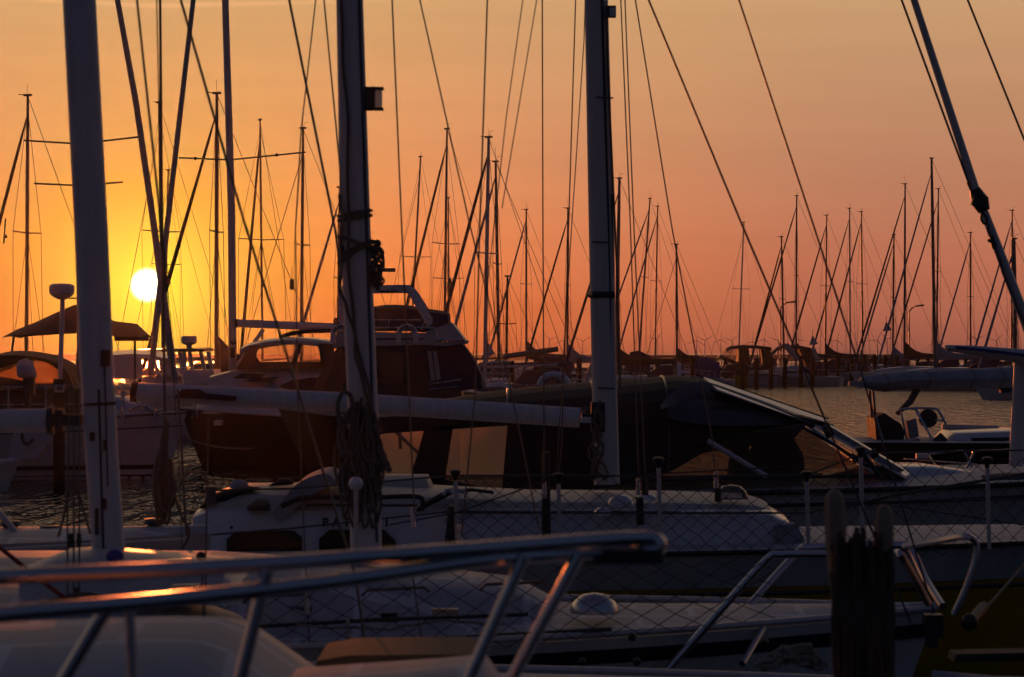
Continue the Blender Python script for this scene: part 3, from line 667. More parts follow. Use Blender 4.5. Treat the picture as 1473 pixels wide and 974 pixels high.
cb = MB(); cabin(cb, [(PX(-60, Y), 1.2, 1.95, 1.0), (PX(100, Y), 1.2, 1.95, .95), (PX(180, Y), 1.25, 1.8, .75), (PX(225, Y), 1.3, 1.5, .45)], Y); cb.build('coachroof', 'gelcoat', t)
# canopy arch with clear film
ar = MB()
out = cp([(-40, 534, Y), (0, 515, Y), (35, 511, Y), (70, 515, Y), (95, 523, Y), (110, 538, Y), (119, 565, Y)], 4); inn = cp([(-40, 545, Y), (0, 530, Y), (35, 519, Y), (70, 519, Y), (92, 529, Y), (102, 543, Y), (114, 566, Y)], 4)
for s2 in (-1.1, 1.0):
    ar.loft([[a + Vector((0, s2, 0)), a + Vector((0, s2 + .1, 0)), b + Vector((0, s2 + .1, 0)), b + Vector((0, s2, 0))] for a, b in zip(out, inn)])
ar.loft([[a + Vector((0, -1.1, 0)), a + Vector((0, 0, .1)), a + Vector((0, 1.1, 0)), a + Vector((0, 1.1, -.05)), a + Vector((0, 0, .05)), a + Vector((0, -1.1, -.05))] for a in out])
ar.build('canopy', 'canvas_black', t)
MB().prism([(-40, 545), (0, 530), (35, 519), (70, 519), (92, 529), (102, 543), (112, 560), (-40, 562)], Y - 1.05, Y - 1.03).build('canopy_window', 'cloudy_film', t)
cc = MB(); cc.prism([(-60, 541), (0, 541), (22, 545), (50, 551), (78, 551), (96, 545), (104, 542), (112, 556), (118, 606), (-60, 606)], Y - .95, Y + .95); cc.build('cockpit_cover', 'canvas_black', t)
gr = MB(); gr.tube([P(x_, y_, Y - 1.45) for x_, y_ in ((-40, 560), (12, 557), (70, 557), (118, 556))], .02, 6); gr.tube([P(x_, y_, Y - 1.45) for x_, y_ in ((-40, 583), (12, 582), (118, 581))], .014, 6)
for x_ in (12, 66, 116, 175, 178, 223): gr.tube([P(x_, 557 if x_ < 150 else 562, Y - 1.4), P(x_, 606, Y - 1.4)], .02, 6)
gr.tube([P(116, 556, Y - 1.4), P(178, 560, Y - 1.2), P(225, 566, Y - .9), P(262, 572, Y)], .012, 5); gr.build('guard_rail', 'steel', t)
sp = MB(); xm = 117
MB().tube([P(xm, 560, Y), P(xm - 4, -400, Y)], .10, 10, sq=.7).build('mast', 'alloy', t)
for (a, b, c_, dy) in ((35, 199, 202, 5), (49, 177, 264, 3)):
    MB().tube([P(a, c_, Y + .3), P(xm - 2, c_ + dy, Y), P(b, c_ - 5 if a < 40 else c_ - 2, Y - .3)], .022, 6).build('spreader', 'alloy_dark', t)
fs_ = MB(); fs_.tube([P(118, -330, Y), P(169, 0, Y), P(196, 150, Y), P(222, 329, Y), P(234, 420, Y), P(246, 510, Y), P(256, 575, Y)], [.03, .062, .07, .075, .085, .085, .05], 8); fs_.build('furled_sail', 'canvas_grey', t)
# anchor gear on the foredeck
an = MB(); an.tube(cp([(185, 590, Y - .6), (205, 583, Y - .6), (222, 592, Y - .6), (240, 588, Y - .5)]), .035, 6); an.tube(cp([(190, 575, Y - .4), (215, 588, Y - .4), (235, 600, Y - .6)]), .025, 6); an.box(P(213, 584, Y - .3), (.3, .3, .25)); an.build('anchor_gear', 'steel', t)
# radar on white pole, boom tent, covers
t = thing('radar_pole', 'white radar dome on a pale pole behind the number sign at left', 'radar', (PX(89, 56), 56, 0))
MB().tube([P(86, 560, 56), P(90, 430, 56)], .05, 10).build('pole', 'alloy_white', t)
c = P(89, 420, 56); MB().lathe(c, [(.08, -.16), (.16, -.12), (.25, -.05), (.27, .02), (.265, .13), (.2, .17), (.01, .18)], 20).build('radar_dome', 'white_plastic', t)
MB().tube([P(98, 429, 56), P(110, 429, 56)], .02, 6).build('bracket', 'black_plastic', t)
t = thing('boom_tent', 'dark ridged awning stretched over a boom on both sides of the blurred left mast', 'awning', (PX(112, 64), 64, 0))
bt = MB(); Yb = 64; rings = []
for px, py, lo in ((16, 481, 486), (24, 474, 484), (50, 464, 482), (80, 450, 480), (108, 438, 479), (140, 452, 481), (165, 462, 484), (197, 466, 484), (206, 474, 484), (212, 482, 487)):
    q = P(px, py, Yb); q2 = P(px, lo, Yb); rings.append([Vector((q.x, Yb, q.z)), Vector((q.x, Yb + .7, (q.z + q2.z) / 2)), Vector((q.x, Yb + 1.2, q2.z)), Vector((q.x, Yb, q2.z + .03)), Vector((q.x, Yb - 1.2, q2.z)), Vector((q.x, Yb - .7, (q.z + q2.z) / 2))])
bt.loft(rings); bt.build('canopy', 'canvas_black', t)
bf = MB(); bf.tube([P(165, 487, Yb), P(214, 487, Yb)], .07, 6)
for a, b in ((20, 10), (113, 108), (146, 156), (194, 194)): bf.tube([P(a, 484, Yb), P(b, 560, Yb)], .03, 6)
bf.split('pole', 'alloy_dark', t)
t = thing('covered_outboard', 'outboard engine under a rounded pale cover at the left edge', 'outboard engine', tuple(P(39, 540, 55)))
cv = MB(); bundle(cv, [(PX(24.5, 55), PZ(540, 55), PZ(523, 55), .06), (PX(28, 55), PZ(544, 55), PZ(518, 55), .16), (PX(38, 55), PZ(545, 55), PZ(514.5, 55), .2), (PX(47, 55), PZ(545, 55), PZ(520, 55), .18), (PX(52, 55), PZ(544, 55), PZ(536, 55), .08)], 55); cv.build('cover', 'canvas_white', t)
MB().box(P(42, 556, 55), (.22, .2, .35)).box(P(40, 575, 55), (.1, .14, .4)).build('leg', 'black_plastic', t)
t = thing('mooring_pile', 'square dark mooring pile with a small number plate behind the blurred left mast', 'mooring pile', (PX(85, 53), 53, 0))
MB().box((PX(85, 53), 53, (PZ(545, 53) - 1) / 2), (.2, .2, PZ(545, 53) + 1)).build('post', 'pile', t)
sg = MB().box(P(85.5, 559, 52.88), (.20, .02, .15)).build('number_plate', 'white_plastic', t); text('40', 'number', .13, P(85.5, 559, 52.86), 'black_text', t)
# small white dinghy stern at the far left
Y = 54; t = thing('white_tender', 'small white tender with a raised square stern at the left edge, below the blurred boom', 'tender', (PX(0, Y), Y, 0))
h = MB(); dk = MB(); hull(h, dk, PX(-150, Y), PX(33, Y), Y - .4, 1.4, .5, .62, N=14, rake=.4); h.build('hull', 'gelcoat', t); dk.build('deck', 'deck', t)
MB().prism([(20, 621), (78, 621), (72, 635), (53, 659), (12, 659)], Y + .2, Y + .9).build('stern_panel', 'canvas_white', t)
MB().tube(cp([(32, 622, Y), (33, 634, Y), (40, 639, Y), (48, 632, Y)]), .035, 6).build('davit_hook', 'black_plastic', t)

# motor cruiser behind (x 165-262)
Y = 72; t = thing('motor_cruiser', 'white motor cruiser with arched windows below the sun', 'motor boat', (PX(205, Y), Y, 0))
h = MB(); dk = MB(); hull(h, dk, PX(60, Y), PX(275, Y), Y, 3.0, 1.5, 1.7, N=16); h.build('hull', 'gelcoat', t); dk.build('deck', 'deck', t)
rf = MB(); rings = []
for px, py in ((150, 514), (165, 508), (195, 506), (225, 507), (243, 512), (252, 518)):
    q = P(px, py, Y); rings.append([Vector((q.x, Y - 1.2, q.z - .06)), Vector((q.x, Y, q.z + .06)), Vector((q.x, Y + 1.2, q.z - .06)), Vector((q.x, Y + 1.2, q.z - .16)), Vector((q.x, Y, q.z - .05)), Vector((q.x, Y - 1.2, q.z - .16))])
rf.loft(rings); rf.build('roof', 'gelcoat', t)
wl = MB()
for s2 in (-1.2, 1.1): 
    wl.prism([(150, 514), (203, 514), (206, 545), (150, 545)], Y + s2, Y + s2 + .08); wl.prism([(229, 517), (241, 515), (250, 523), (263, 548), (243, 548), (230, 530)], Y + s2, Y + s2 + .08); wl.prism([(203, 541), (262, 541), (264, 552), (203, 552)], Y + s2, Y + s2 + .08)
wl.prism([(219, 520), (224, 519), (233, 545), (228, 545)], Y - 1.2, Y - 1.1); wl.split('cabin_side', 'gelcoat', t)
MB().prism([(205, 516), (219, 517), (228, 541), (206, 541)], Y - 1.17, Y - 1.15).build('window', 'clear_film', t); MB().prism([(225, 519), (231, 519), (242, 541), (234, 541)], Y - 1.17, Y - 1.15).build('window', 'clear_film', t)
g = MB(); g.tube(cp([(200, 540, Y - 1.3), (230, 536, Y - 1.2), (262, 530, Y - .4), (285, 522, Y)]), .02, 6)
for x_ in (205, 222, 240, 262): g.tube([P(x_, 538, Y - 1.2), P(x_, 560, Y - 1.2)], .018, 5)
g.build('guard_rail', 'steel', t)
# wheelhouse boat with radar
Y = 86; t = thing('wheelhouse_boat', 'boat with an open flat roofed wheelhouse carrying a white radar, right of the sun', 'motor boat', (PX(245, Y), Y, 0))
h = MB(); dk = MB(); hull(h, dk, PX(340, Y), PX(170, Y), Y, 3.2, 1.4, 1.8, N=16); h.build('hull', 'gelcoat', t); dk.build('deck', 'deck', t)
rf = MB(); rings = []
for px, py, lo in ((184, 505, 507), (200, 502, 506), (240, 501, 506), (285, 500, 506), (301, 500, 505)):
    q = P(px, py, Y); z2 = PZ(lo, Y); rings.append([Vector((q.x, Y - 1.3, q.z - .04)), Vector((q.x, Y, q.z)), Vector((q.x, Y + 1.3, q.z - .04)), Vector((q.x, Y + 1.3, z2)), Vector((q.x, Y - 1.3, z2))])
rf.loft(rings); rf.build('roof', 'dark_hull', t)
pl = MB()
for s2 in (-1.2, 1.1):
    for a, b in ((262, 264), (270, 275), (286, 293), (297, 303), (256, 260), (214, 210)): pl.prism([(a, 506), (a + 5, 506), (b + 5, 540), (b, 540)], Y + s2, Y + s2 + .1)
pl.split('pillar', 'gelcoat_old', t)
MB().prism([(205, 532), (305, 532), (307, 552), (205, 552)], Y - 1.25, Y + 1.25).build('cabin_side', 'gelcoat', t)
c = P(272, 490, Y); rd = MB(); rd.lathe(c, [(.08, -.26), (.10, -.14), (.2, -.11), (.25, -.05), (.25, .12), (.22, .15), (.01, .15)], 18); rd.build('radar_dome', 'white_plastic', t)
MB().tube([P(272, 500, Y), P(272, 494, Y)], .06, 8).build('radar_mount', 'black_plastic', t)

# dark hulled motor sailer, bow left, pale superstructure
Y = 66; t = thing('motor_sailer', 'dark hulled yacht with pale coachroof and see-through hardtop below its thick grey mast', 'motor sailer', (PX(390, Y), Y, 0))
HK = dict(x0=PX(640, Y), x1=PX(258, Y), yc=Y, B=3.6, fs=1.15, fb=1.42, rake=.7)
h = MB(); dk = MB(); p_, s_ = hull(h, dk, N=22, **HK); h.build('hull', 'dark_hull', t); dk.build('deck', 'deck', t)
tr_ = MB(); tr_.tube([p + Vector((0, 0, .02)) for p in p_], .035, 6); tr_.build('toe_rail', 'alloy_white', t)
cb = MB(); cabin(cb, [(PX(283, Y), 1.3, 1.46, .35), (PX(305, Y), 1.3, PZ(543, Y - 1), .8), (PX(335, Y), 1.3, PZ(535, Y - 1), 1.1), (PX(370, Y), 1.3, PZ(530, Y - 1), 1.3), (PX(430, Y), 1.3, PZ(529, Y - 1), 1.35), (PX(500, Y), 1.3, PZ(530, Y - 1), 1.35), (PX(560, Y), 1.2, PZ(530, Y - 1), 1.3)], Y, tumble=.75, rnd=.25); cb.build('coachroof', 'gelcoat', t)
Yn = Y - 1.30
for pts in ([(399, 556), (420, 547), (448, 543), (474, 543), (470, 563), (425, 564)],):
    MB().prism(pts, Yn - .10, Yn + .1).build('window', 'dark_glass', t)
for pts in ([(332, 544), (348, 537), (384, 538), (372, 546)], [(350, 548), (372, 543), (402, 542), (388, 550)]):
    MB().prism(pts, Yn + .05, Yn + .2).build('hatch', 'dark_glass', t)
# hardtop: roof shell and pillars
rf = MB(); rings = []
for px, py in ((352, 500), (362, 495), (385, 490), (415, 487), (445, 488), (475, 491), (500, 495)):
    q = P(px, py, Y); rings.append([Vector((q.x, Y - 1.15, q.z - .05)), Vector((q.x, Y - .9, q.z)), Vector((q.x, Y, q.z + .05)), Vector((q.x, Y + .9, q.z)), Vector((q.x, Y + 1.15, q.z - .05)), Vector((q.x, Y + 1.1, q.z - .15)), Vector((q.x, Y - 1.1, q.z - .15))])
rf.loft(rings); rf.build('hardtop', 'gelcoat', t)
pl = MB()
for s2 in (-1.15, 1.05):
    pl.prism([(359, 497), (373, 497), (368, 512), (374, 521), (352, 524), (343, 530), (347, 518)], Y + s2, Y + s2 + .08)
    pl.prism([(428, 495), (435, 495), (427, 521), (420, 521)], Y + s2, Y + s2 + .08)
    pl.prism([(458, 495), (480, 495), (480, 528), (452, 530), (461, 520)], Y + s2, Y + s2 + .08)
pl.prism([(345, 521), (470, 520), (470, 530), (340, 532)], Y - 1.15, Y + 1.15)
pl.split('pillar', 'dark_hull', t)
MB().prism([(373, 497), (428, 496), (420, 521), (372, 521), (368, 512)], Y - 1.12, Y - 1.10).build('side_window', 'clear_film', t)
MB().prism([(435, 496), (458, 497), (461, 520), (427, 521)], Y - 1.12, Y - 1.10).build('side_window', 'clear_film', t)
MB().tube([P(335, 532, Y), P(333, 300, Y), P(324, 0, Y), P(312, -420, Y)], [.10, .095, .085, .08], 12, sq=.75).build('mast', 'alloy', t)
MB().tube([P(258, 227, Y + .4), P(330, 230, Y), P(440, 219, Y - .5)], .022, 6).build('spreader', 'alloy_dark', t)
for a, b in ((281, 228), (398, 223)): MB().ball(P(a, b, Y), .045).build('spreader_boot', 'black_plastic', t)
bm_ = MB().tube([P(340, 465, Y), P(510, 472, Y)], .10, 12, sq=.8).build('boom', 'alloy_white', t); MB().tube([P(338.5, 465, Y), P(342, 465, Y)], .11, 12).build('boom_end', 'rust', t)
MB().tube([P(341, 526, Y), P(379, 474, Y)], .05, 8).build('kicker', 'alloy_white', t)
bundle(sb := MB(), [(PX(401, Y), PZ(488, Y), PZ(483, Y), .05), (PX(408, Y), PZ(487, Y), PZ(480, Y), .1), (PX(420, Y), PZ(483, Y), PZ(476, Y), .12), (PX(440, Y), PZ(480, Y), PZ(474, Y), .14), (PX(480, Y), PZ(479, Y), PZ(472, Y), .14)], Y); sb.build('sail_bundle', 'canvas_black', t)
MB().tube([P(334, 500, Y - .12), P(334, 515, Y - .12)], .07, 8).ball(P(336, 492, Y - .05), .08).build('winch', 'black_plastic', t)
MB().tube([P(300, -420, Y + .2), P(278, 0, Y), P(240, 330, Y), P(232, 400, Y), P(224, 470, Y), P(217, 540, Y)], [.04, .062, .072, .08, .085, .07], 8).build('furled_sail', 'canvas_grey', t)
MB().box(P(314, 608, Y - 1.6), (.16, .6, .12)).build('name_plate', 'white_plastic', t)
g = MB(); g.tube([P(x_, y_, Y - .9) for x_, y_ in ((262, 575), (300, 562), (345, 556), (420, 560), (500, 566))], .014, 5)
for x_, a in ((283, 568), (346, 557), (424, 560)): g.tube([P(x_, a, Y - .9), P(x_, 600, Y - 1)], .018, 5)
g.tube(cp([(262, 588, Y), (268, 580, Y - .2), (282, 588, Y - .4), (276, 602, Y - .3)]), .03, 6); g.build('guard_rail', 'steel', t)
ml = MB().tube(sag(P(265, 630, Y - .2), P(500, 590, Y - 1.9), .55), .025, 5).build('mooring_line', 'rope_pale', org=tuple(P(265, 630, Y))); tag(ml, 'slack pale mooring line drooping along the dark hull', 'rope')

# flybridge cruiser
Y = 60; t = thing('flybridge_cruiser', 'dark flybridge cruiser with white upper band, radar arch and horseshoe lifebuoys', 'motor yacht', (PX(580, Y), Y, 0))
h = MB(); dk = MB(); p_, s_ = hull(h, dk, PX(745, Y), PX(400, Y), Y, 4.0, 1.2, 1.55, N=20, rake=.9); h.build('hull', 'dark_hull', t); dk.build('deck', 'deck', t)
tr_ = MB(); tr_.tube([p + Vector((0, 0, .02)) for p in p_], .04, 6); tr_.build('rubbing_strake', 'gelcoat_old', t)
Yn, Yf = Y - 1.5, Y + 1.5
MB().prism([(489, 494), (660, 494), (664, 574), (444, 580), (456, 545)], Yn, Yf).build('saloon', 'dark_hull', t)
for pts in ([(540, 507), (582, 507), (582, 553), (540, 553)], [(588, 507), (611, 507), (613, 553), (588, 553)], [(488, 508), (507, 506), (507, 553), (466, 556)]):
    MB().prism(pts, Yn - .03, Yn - .01).build('window', 'dark_glass', t)
for pts in ([(615, 505), (620, 505), (626, 547), (620, 548)], [(622, 505), (628, 505), (634, 545), (628, 547)]):
    MB().prism(pts, Yn - .06, Yn - .04).build('curtain', 'curtain', t)
MB().prism([(490, 512), (482, 512), (472, 548), (479, 548)], Yn - .06, Yn - .04).build('window', 'clear_film', t)
tp = MB(); rings = []
for px, a, b, w_ in ((628, 494, 562, 1.55), (664, 494, 562, 1.55), (680, 515, 560, 1.5), (692, 540, 560, 1.4), (697, 556, 560, 1.2)):
    rings.append([Vector((PX(px, Yn), Y - w_, PZ(b, Yn))), Vector((PX(px, Yn), Y - w_ * .97, PZ(a, Yn))), Vector((PX(px, Yn), Y + w_ * .97, PZ(a, Yn))), Vector((PX(px, Yn), Y + w_, PZ(b, Yn)))])
tp.loft(rings); tp.build('aft_tarp', 'canvas_navy', t)
bd = MB(); bd.prism([(478, 497), (484, 480), (492, 476), (612, 479), (613, 490), (640, 492), (672, 490), (668, 494), (642, 498), (610, 496), (484, 499)], Yn - .25, Yf + .25); bd.build('flybridge_band', 'gelcoat_old', t)
MB().prism([(612, 477), (650, 464), (670, 490), (613, 490)], Yn - .15, Yf + .15).build('side_wing', 'gelcoat_old', t)
MB().prism([(540, 486.5), (610, 486.5), (610, 488.5), (540, 488.5)], Yn - .27, Yn - .25).build('trim_stripe', 'navy', t)
MB().tube([P(626, 490, Yn - .3), P(669, 489, Yn - .3)], .03, 6).tube([P(612, 471, Yn - .2), P(628, 472, Yn - .2), P(628, 486, Yn - .2)], .02, 5).build('deck_fitting', 'steel', t)
cv = MB(); rings = []
for px, a, b in ((520, 446, 476), (537, 442, 476), (560, 439, 476), (590, 440, 476), (606, 443, 478), (625, 446, 474), (645, 449, 467), (646.5, 452, 463)):
    rings.append([Vector((PX(px, Y), Y - 1.25, PZ(b, Y))), Vector((PX(px, Y), Y - 1.2, PZ(a, Y) - .08)), Vector((PX(px, Y), Y - .8, PZ(a, Y))), Vector((PX(px, Y), Y + .8, PZ(a, Y))), Vector((PX(px, Y), Y + 1.2, PZ(a, Y) - .08)), Vector((PX(px, Y), Y + 1.25, PZ(b, Y)))])
cv.loft(rings); cv.build('flybridge_cover', 'canvas_navy', t)
for s2 in (-1.35, 1.35):
    a_ = MB(); q = cp([(497, 417, Y), (540, 416, Y), (582, 415, Y), (590, 419, Y), (603, 440, Y), (617, 463, Y)], 5)
    a_.loft([[p + Vector((-.02, s2 - .04, .05)), p + Vector((.02, s2 - .04, -.05 - .09 * i / len(q))), p + Vector((.02 + .1 * i / len(q), s2 + .04, -.05)), p + Vector((.05 + .08 * i / len(q), s2 + .04, .05))] for i, p in enumerate(q)])
    a_.build('radar_arch', 'alloy_white', t)
a_ = MB()
for px, py in ((505, 417), (560, 416), (584, 416)): a_.tube([P(px, py, Y) + Vector((0, -1.35, 0)), P(px, py, Y) + Vector((0, 1.35, 0))], .04, 6)
a_.prism([(488, 417), (500, 417), (502, 470), (486, 478)], Y - 1.35, Y - 1.2); a_.split('arch_support', 'alloy_white', t)
rd = MB(); rd.box(P(556, 388.5, Y), (.40, .12, .085)); rd.tube([P(548, 390, Y), P(548, 416, Y)], .04, 6); rd.build('radar_antenna', 'alloy_dark', t)
MB().tube([P(552, 381, Y), P(552, 372, Y), P(550, 362, Y)], [.02, .02, .04], 6).tube([P(545, 381, Y), P(553, 381, Y)], .012, 5).build('aerial', 'black_plastic', t)
MB().tube([P(545, 417.5, Y - 1.3), P(572, 417.5, Y - 1.3)], .06, 6).build('deck_lamp', 'black_plastic', t)
g = MB(); g.tube([P(538, 460, Yn - .1), P(606, 460, Yn - .1)], .013, 5); g.tube([P(538, 471, Yn - .2), P(618, 471, Yn - .2)], .013, 5); g.tube([P(559, 460, Yn - .1), P(559, 472, Yn - .1)], .013, 5)
g.tube(cp([(606, 474, Yn - .1), (612, 462, Yn - .1), (622, 456, Yn - .1)]), .02, 6); g.tube([P(615, 553, Yn - .3), P(664, 546, Yn - .3)], .018, 6); g.tube([P(618, 560, Yn - .3), P(660, 556, Yn - .3)], .014, 6); g.split('hand_rail', 'steel', t)
for cx, nm in ((585.5, 'right'), (491, 'left')):
    lb = thing('lifebuoy', 'white lettered horseshoe lifebuoy on the flybridge band right of the central mast' if nm == 'right' else 'white horseshoe lifebuoy half hidden by the left side of the central mast', 'lifebuoy', tuple(P(cx, 483, Yn - .33)))
    pts = [P(cx - 12.6, 493, Yn - .33), P(cx - 12, 483, Yn - .33)] + [P(cx - 11.5 * math.cos(a), 480 - 10.5 * math.sin(a), Yn - .33) for a in [math.pi * k / 8 for k in range(1, 8)]] + [P(cx + 12, 483, Yn - .33), P(cx + 12.6, 493, Yn - .33)]
    MB().tube(curve(pts, 3), .062, 10).build('ring', 'white_plastic', lb)
    for k, ch in enumerate('AREMINA'):
        a = math.pi * (.14 + .12 * k); loc = P(cx - 11.5 * math.cos(a), 480 - 10.5 * math.sin(a), Yn - .40)
        text(ch, 'letter', .085, loc, 'black_text', lb, rot=-(math.pi / 2 - a), ext=.003)
MB().ball(P(483, 462, Yn), .06, (1, 1, 1.4)).build('navigation_light', 'amber', t)
MB().ball(P(487, 467, Yn), .05).build('horn', 'black_plastic', t)
MB().tube([P(495, 468, Yn - .05), P(500, 468, Yn - .05)], .06, 8).build('search_light', 'black_plastic', t)

# ================================================================ black canopy motor boat, 28-31 m, bow right
Y = 30; YN = 28.6
t = thing('canopy_boat', 'motor boat under a huge black cockpit canopy with clear windows, behind the yellow boat', 'motor boat', (PX(850, Y), Y, 0))
h = MB(); dk = MB(); p_, s_ = hull(h, dk, PX(515, Y), PX(1760, Y), Y, 3.0, 1.25, 1.50, N=26, rake=1.0, mid=.55, tw=.85, camber=.10); h.build('hull', 'gelcoat', t); dk.build('deck', 'deck', t)
rub = MB(); rub.tube([p + Vector((0, -.02, -.02)) for p in p_], .03, 6); rub.tube([p + Vector((0, -.02, -.16)) for p in p_], .022, 6); rub.build('rubbing_strake', 'black_plastic', t)
cn = MB(); rings = []
for px, a, b in ((522, 606, 706), (560, 592, 706), (640, 574, 706), (730, 560, 706), (850, 549, 704), (940, 542.5, 684), (985, 541, 660), (1040, 556, 628), (1100, 578, 616), (1160, 599, 608), (1182, 606, 609)):
    x = PX(px, Y); za = PZ(a, Y); zb = PZ(b, YN) if px < 1100 else min(PZ(b, YN), za - .03); w_ = 1.4 - max(0, (px - 985) / 197 * .25)
    ring = []
    for k in range(13):
        an_ = math.pi * k / 12; cy = math.cos(an_); cz = math.sin(an_) ** .4
        ring.append(Vector((x, Y - w_ * cy, zb + (za - zb) * cz)))
    rings.append(ring)
NS = 5
dense = [curve([rg_[k] for rg_ in rings], NS) for k in range(13)]
rings = [[dense[k][i] for k in range(13)] for i in range(len(dense[0]))]
# shell: leave holes by building shell from faces except window ranges (near and far side quads)
def strip(r0, r1, k0, k1): cn.add([r0[k0], r0[k1], r1[k1], r1[k0]], [(0, 1, 2, 3)])
for i in range(len(rings) - 1):
    for k in range(12):
        if i < 4 * NS and k in (0, 1, 10, 11): continue
        strip(rings[i], rings[i + 1], k, k + 1)
can = cn.build('canopy', 'canvas_black', t, ang=60)
for i_ in (8, 15, 20, 26): MB().tube([p + (p - Vector((p.x, Y, 1.6))).normalized() * .006 for p in rings[i_][(2 if i_ < 20 else 0):(11 if i_ < 20 else 13)]], .014, 5).build('seam', 'canvas_gloss', t)
MB().tube([rings[i_][2] + Vector((0, -.012, .0)) for i_ in range(0, 21)], .016, 5).build('zip_seam', 'canvas_gloss', t)
sd = MB()
def wall(pts, YY, th=.02): sd.prism(pts, YY, YY + th)
for YY in (YN,):
    k_ = YN / YY
    def q_(l): return [((x - HX) * k_ + HX, (y - HY) * k_ + HY) for x, y in l]
    wall(q_([(520, 600), (549, 600), (546, 640), (549, 700), (520, 706)]), YY)
    wall(q_([(549, 600), (735, 596), (735, 612), (549, 624)]), YY)
    wall(q_([(610, 618), (652, 612), (638, 705), (583, 705), (600, 655)]), YY)
    wall(q_([(549, 695), (583, 690), (640, 690), (724, 706), (724, 712), (549, 712)]), YY)
    wall(q_([(731, 600), (860, 590), (860, 706), (722, 706)]), YY)
sd.split('side_curtain', 'canvas_black', t)
MB().prism([(549, 620), (612, 617), (603, 650), (583, 700), (549, 700)], YN + .03, YN + .035).build('canopy_window', 'clear_film', t)
for l in ([(500, 606), (612, 606), (612, 700), (500, 700)], [(618, 604), (735, 600), (735, 700), (618, 700)]):
    MB().prism([((x - HX) * YN / (Y + 1.36) + HX, (y - HY) * YN / (Y + 1.36) + HY) for x, y in l], Y + 1.36, Y + 1.365).build('far_window', 'milky_film', t)
MB().prism([(651, 613), (733, 610), (724, 705), (637, 705)], YN + .03, YN + .035).build('canopy_window', 'clear_film', t)
MB().tube([P(568, 620, YN + .1), P(652, 700, YN + .1)], .022, 6).build('stay_bar', 'alloy', t); MB().tube([P(575, 620, YN + .2), P(576, 646, YN + .2)], .02, 6).build('strap', 'canvas_black', t)
# glossy vinyl quarter and pale strip
gp = MB(); q1 = cp([(950, 585, 28.7), (975, 560, 29.0), (1012, 552, 29.2), (1060, 566, 29.2), (1172, 606, 29.2)], 4); q2 = cp([(950, 600, 28.62), (985, 607, 28.6), (1030, 612, 28.6), (1090, 612, 28.7), (1172, 609, 29.0)], 4)
gp.loft([[a + Vector((0, -.06, .02)), (a + b) / 2 + Vector((0, -.16, .03)), b + Vector((0, -.06, 0))] for a, b in zip(q1, q2)], closed=False, cap=False); gp.build('windscreen_vinyl', 'canvas_gloss', t)
wsx = MB(); A0, A1 = P(1012, 542, 29.75), P(1190, 603, 29.75)
B0 = P(1022, 558, 29.75); B1 = P(1168, 611, 29.75)
B0 = Vector((B0.x, 28.8, B0.z)); B1 = Vector((B1.x, 28.8, B1.z)); dn = Vector((0, 0, -.03))
wsx.add([A0, A1, B1, B0, A0 + dn, A1 + dn, B1 + dn, B0 + dn], [(0, 1, 2, 3), (7, 6, 5, 4), (0, 4, 5, 1), (1, 5, 6, 2), (2, 6, 7, 3), (3, 7, 4, 0)]); wsx.build('windscreen_top', 'pale_gloss', t, smooth=False)
MB().tube([P(1022, 561, 28.78), P(1172, 613, 28.78)], .02, 6).tube([P(1000, 538, 29.9), P(1192, 603, 29.9)], .014, 6).split('canopy_piping', 'canvas_black', t)
# lower windscreen
wf = MB(); E = [P(1184, 605, YN + .9), P(1312, 680, YN + .9), P(1290, 681, YN + .9), P(1166, 610, YN + .9)]; E[2].y = E[3].y = YN + .25; wf.add(E + [e + Vector((0, 0, -.03)) for e in E], [(0, 1, 2, 3), (7, 6, 5, 4), (0, 4, 5, 1), (1, 5, 6, 2), (2, 6, 7, 3), (3, 7, 4, 0)]); wf.tube([P(1160, 610, YN + .2), P(1262, 684, YN + .3)], .022, 6)
wf.build('windscreen_frame', 'pale_gloss', t, smooth=False)
wf = MB(); wf.tube([P(1150, 612, YN), P(1200, 640, YN), (P(1250, 672, YN))], .02, 6); wf.tube([P(905, 690, YN), P(1000, 640, YN), P(1110, 618, YN)], .012, 6); wf.tube([P(1238, 650, YN), P(1268, 688, YN)], .03, 6)
wf.tube([P(900, 692, YN), P(1080, 688, YN), P(1262, 684, YN)], .02, 6); wf.build('side_frame', 'black_plastic', t)
MB().tube([P(1018, 634, YN - .1), P(1104, 686, YN - .1)], .032, 6).build('diagonal_strut', 'alloy', t)
MB().prism([(908, 690), (1000, 643), (1108, 618), (1152, 612), (1255, 684)], YN + .02, YN + .03).build('side_window', 'grey_film', t)
MB().prism([(1185, 608), (1302, 677), (1290, 680), (1178, 612)], YN + .25, YN + 2.2).build('windscreen_glass', 'acrylic', t)
MB().prism([(930, 575), (985, 560), (1100, 580), (1165, 606), (1140, 634), (1050, 646), (940, 664)], Y + 1.2, Y + 1.22).build('far_curtain', 'canvas_grey', t)
st = MB(); cabin(st, [(PX(1070, Y), 1.2, 1.5, .3), (PX(1085, Y), 1.2, PZ(645, Y), .45), (PX(1110, Y), 1.2, PZ(627, Y), .5), (PX(1135, Y), 1.2, PZ(628, Y), .5), (PX(1152, Y), 1.2, PZ(655, Y), .4)], Y, rnd=.1); st.build('helm_seat', 'canvas_black', t)
st = MB(); cabin(st, [(PX(1055, Y), 1.2, PZ(690, Y), .3), (PX(1062, Y), 1.2, PZ(640, Y), .3), (PX(1080, Y), 1.2, PZ(634, Y), .3), (PX(1090, Y), 1.2, PZ(690, Y), .3)], Y + .7, rnd=.1); st.build('helm_seat', 'canvas_black', t)
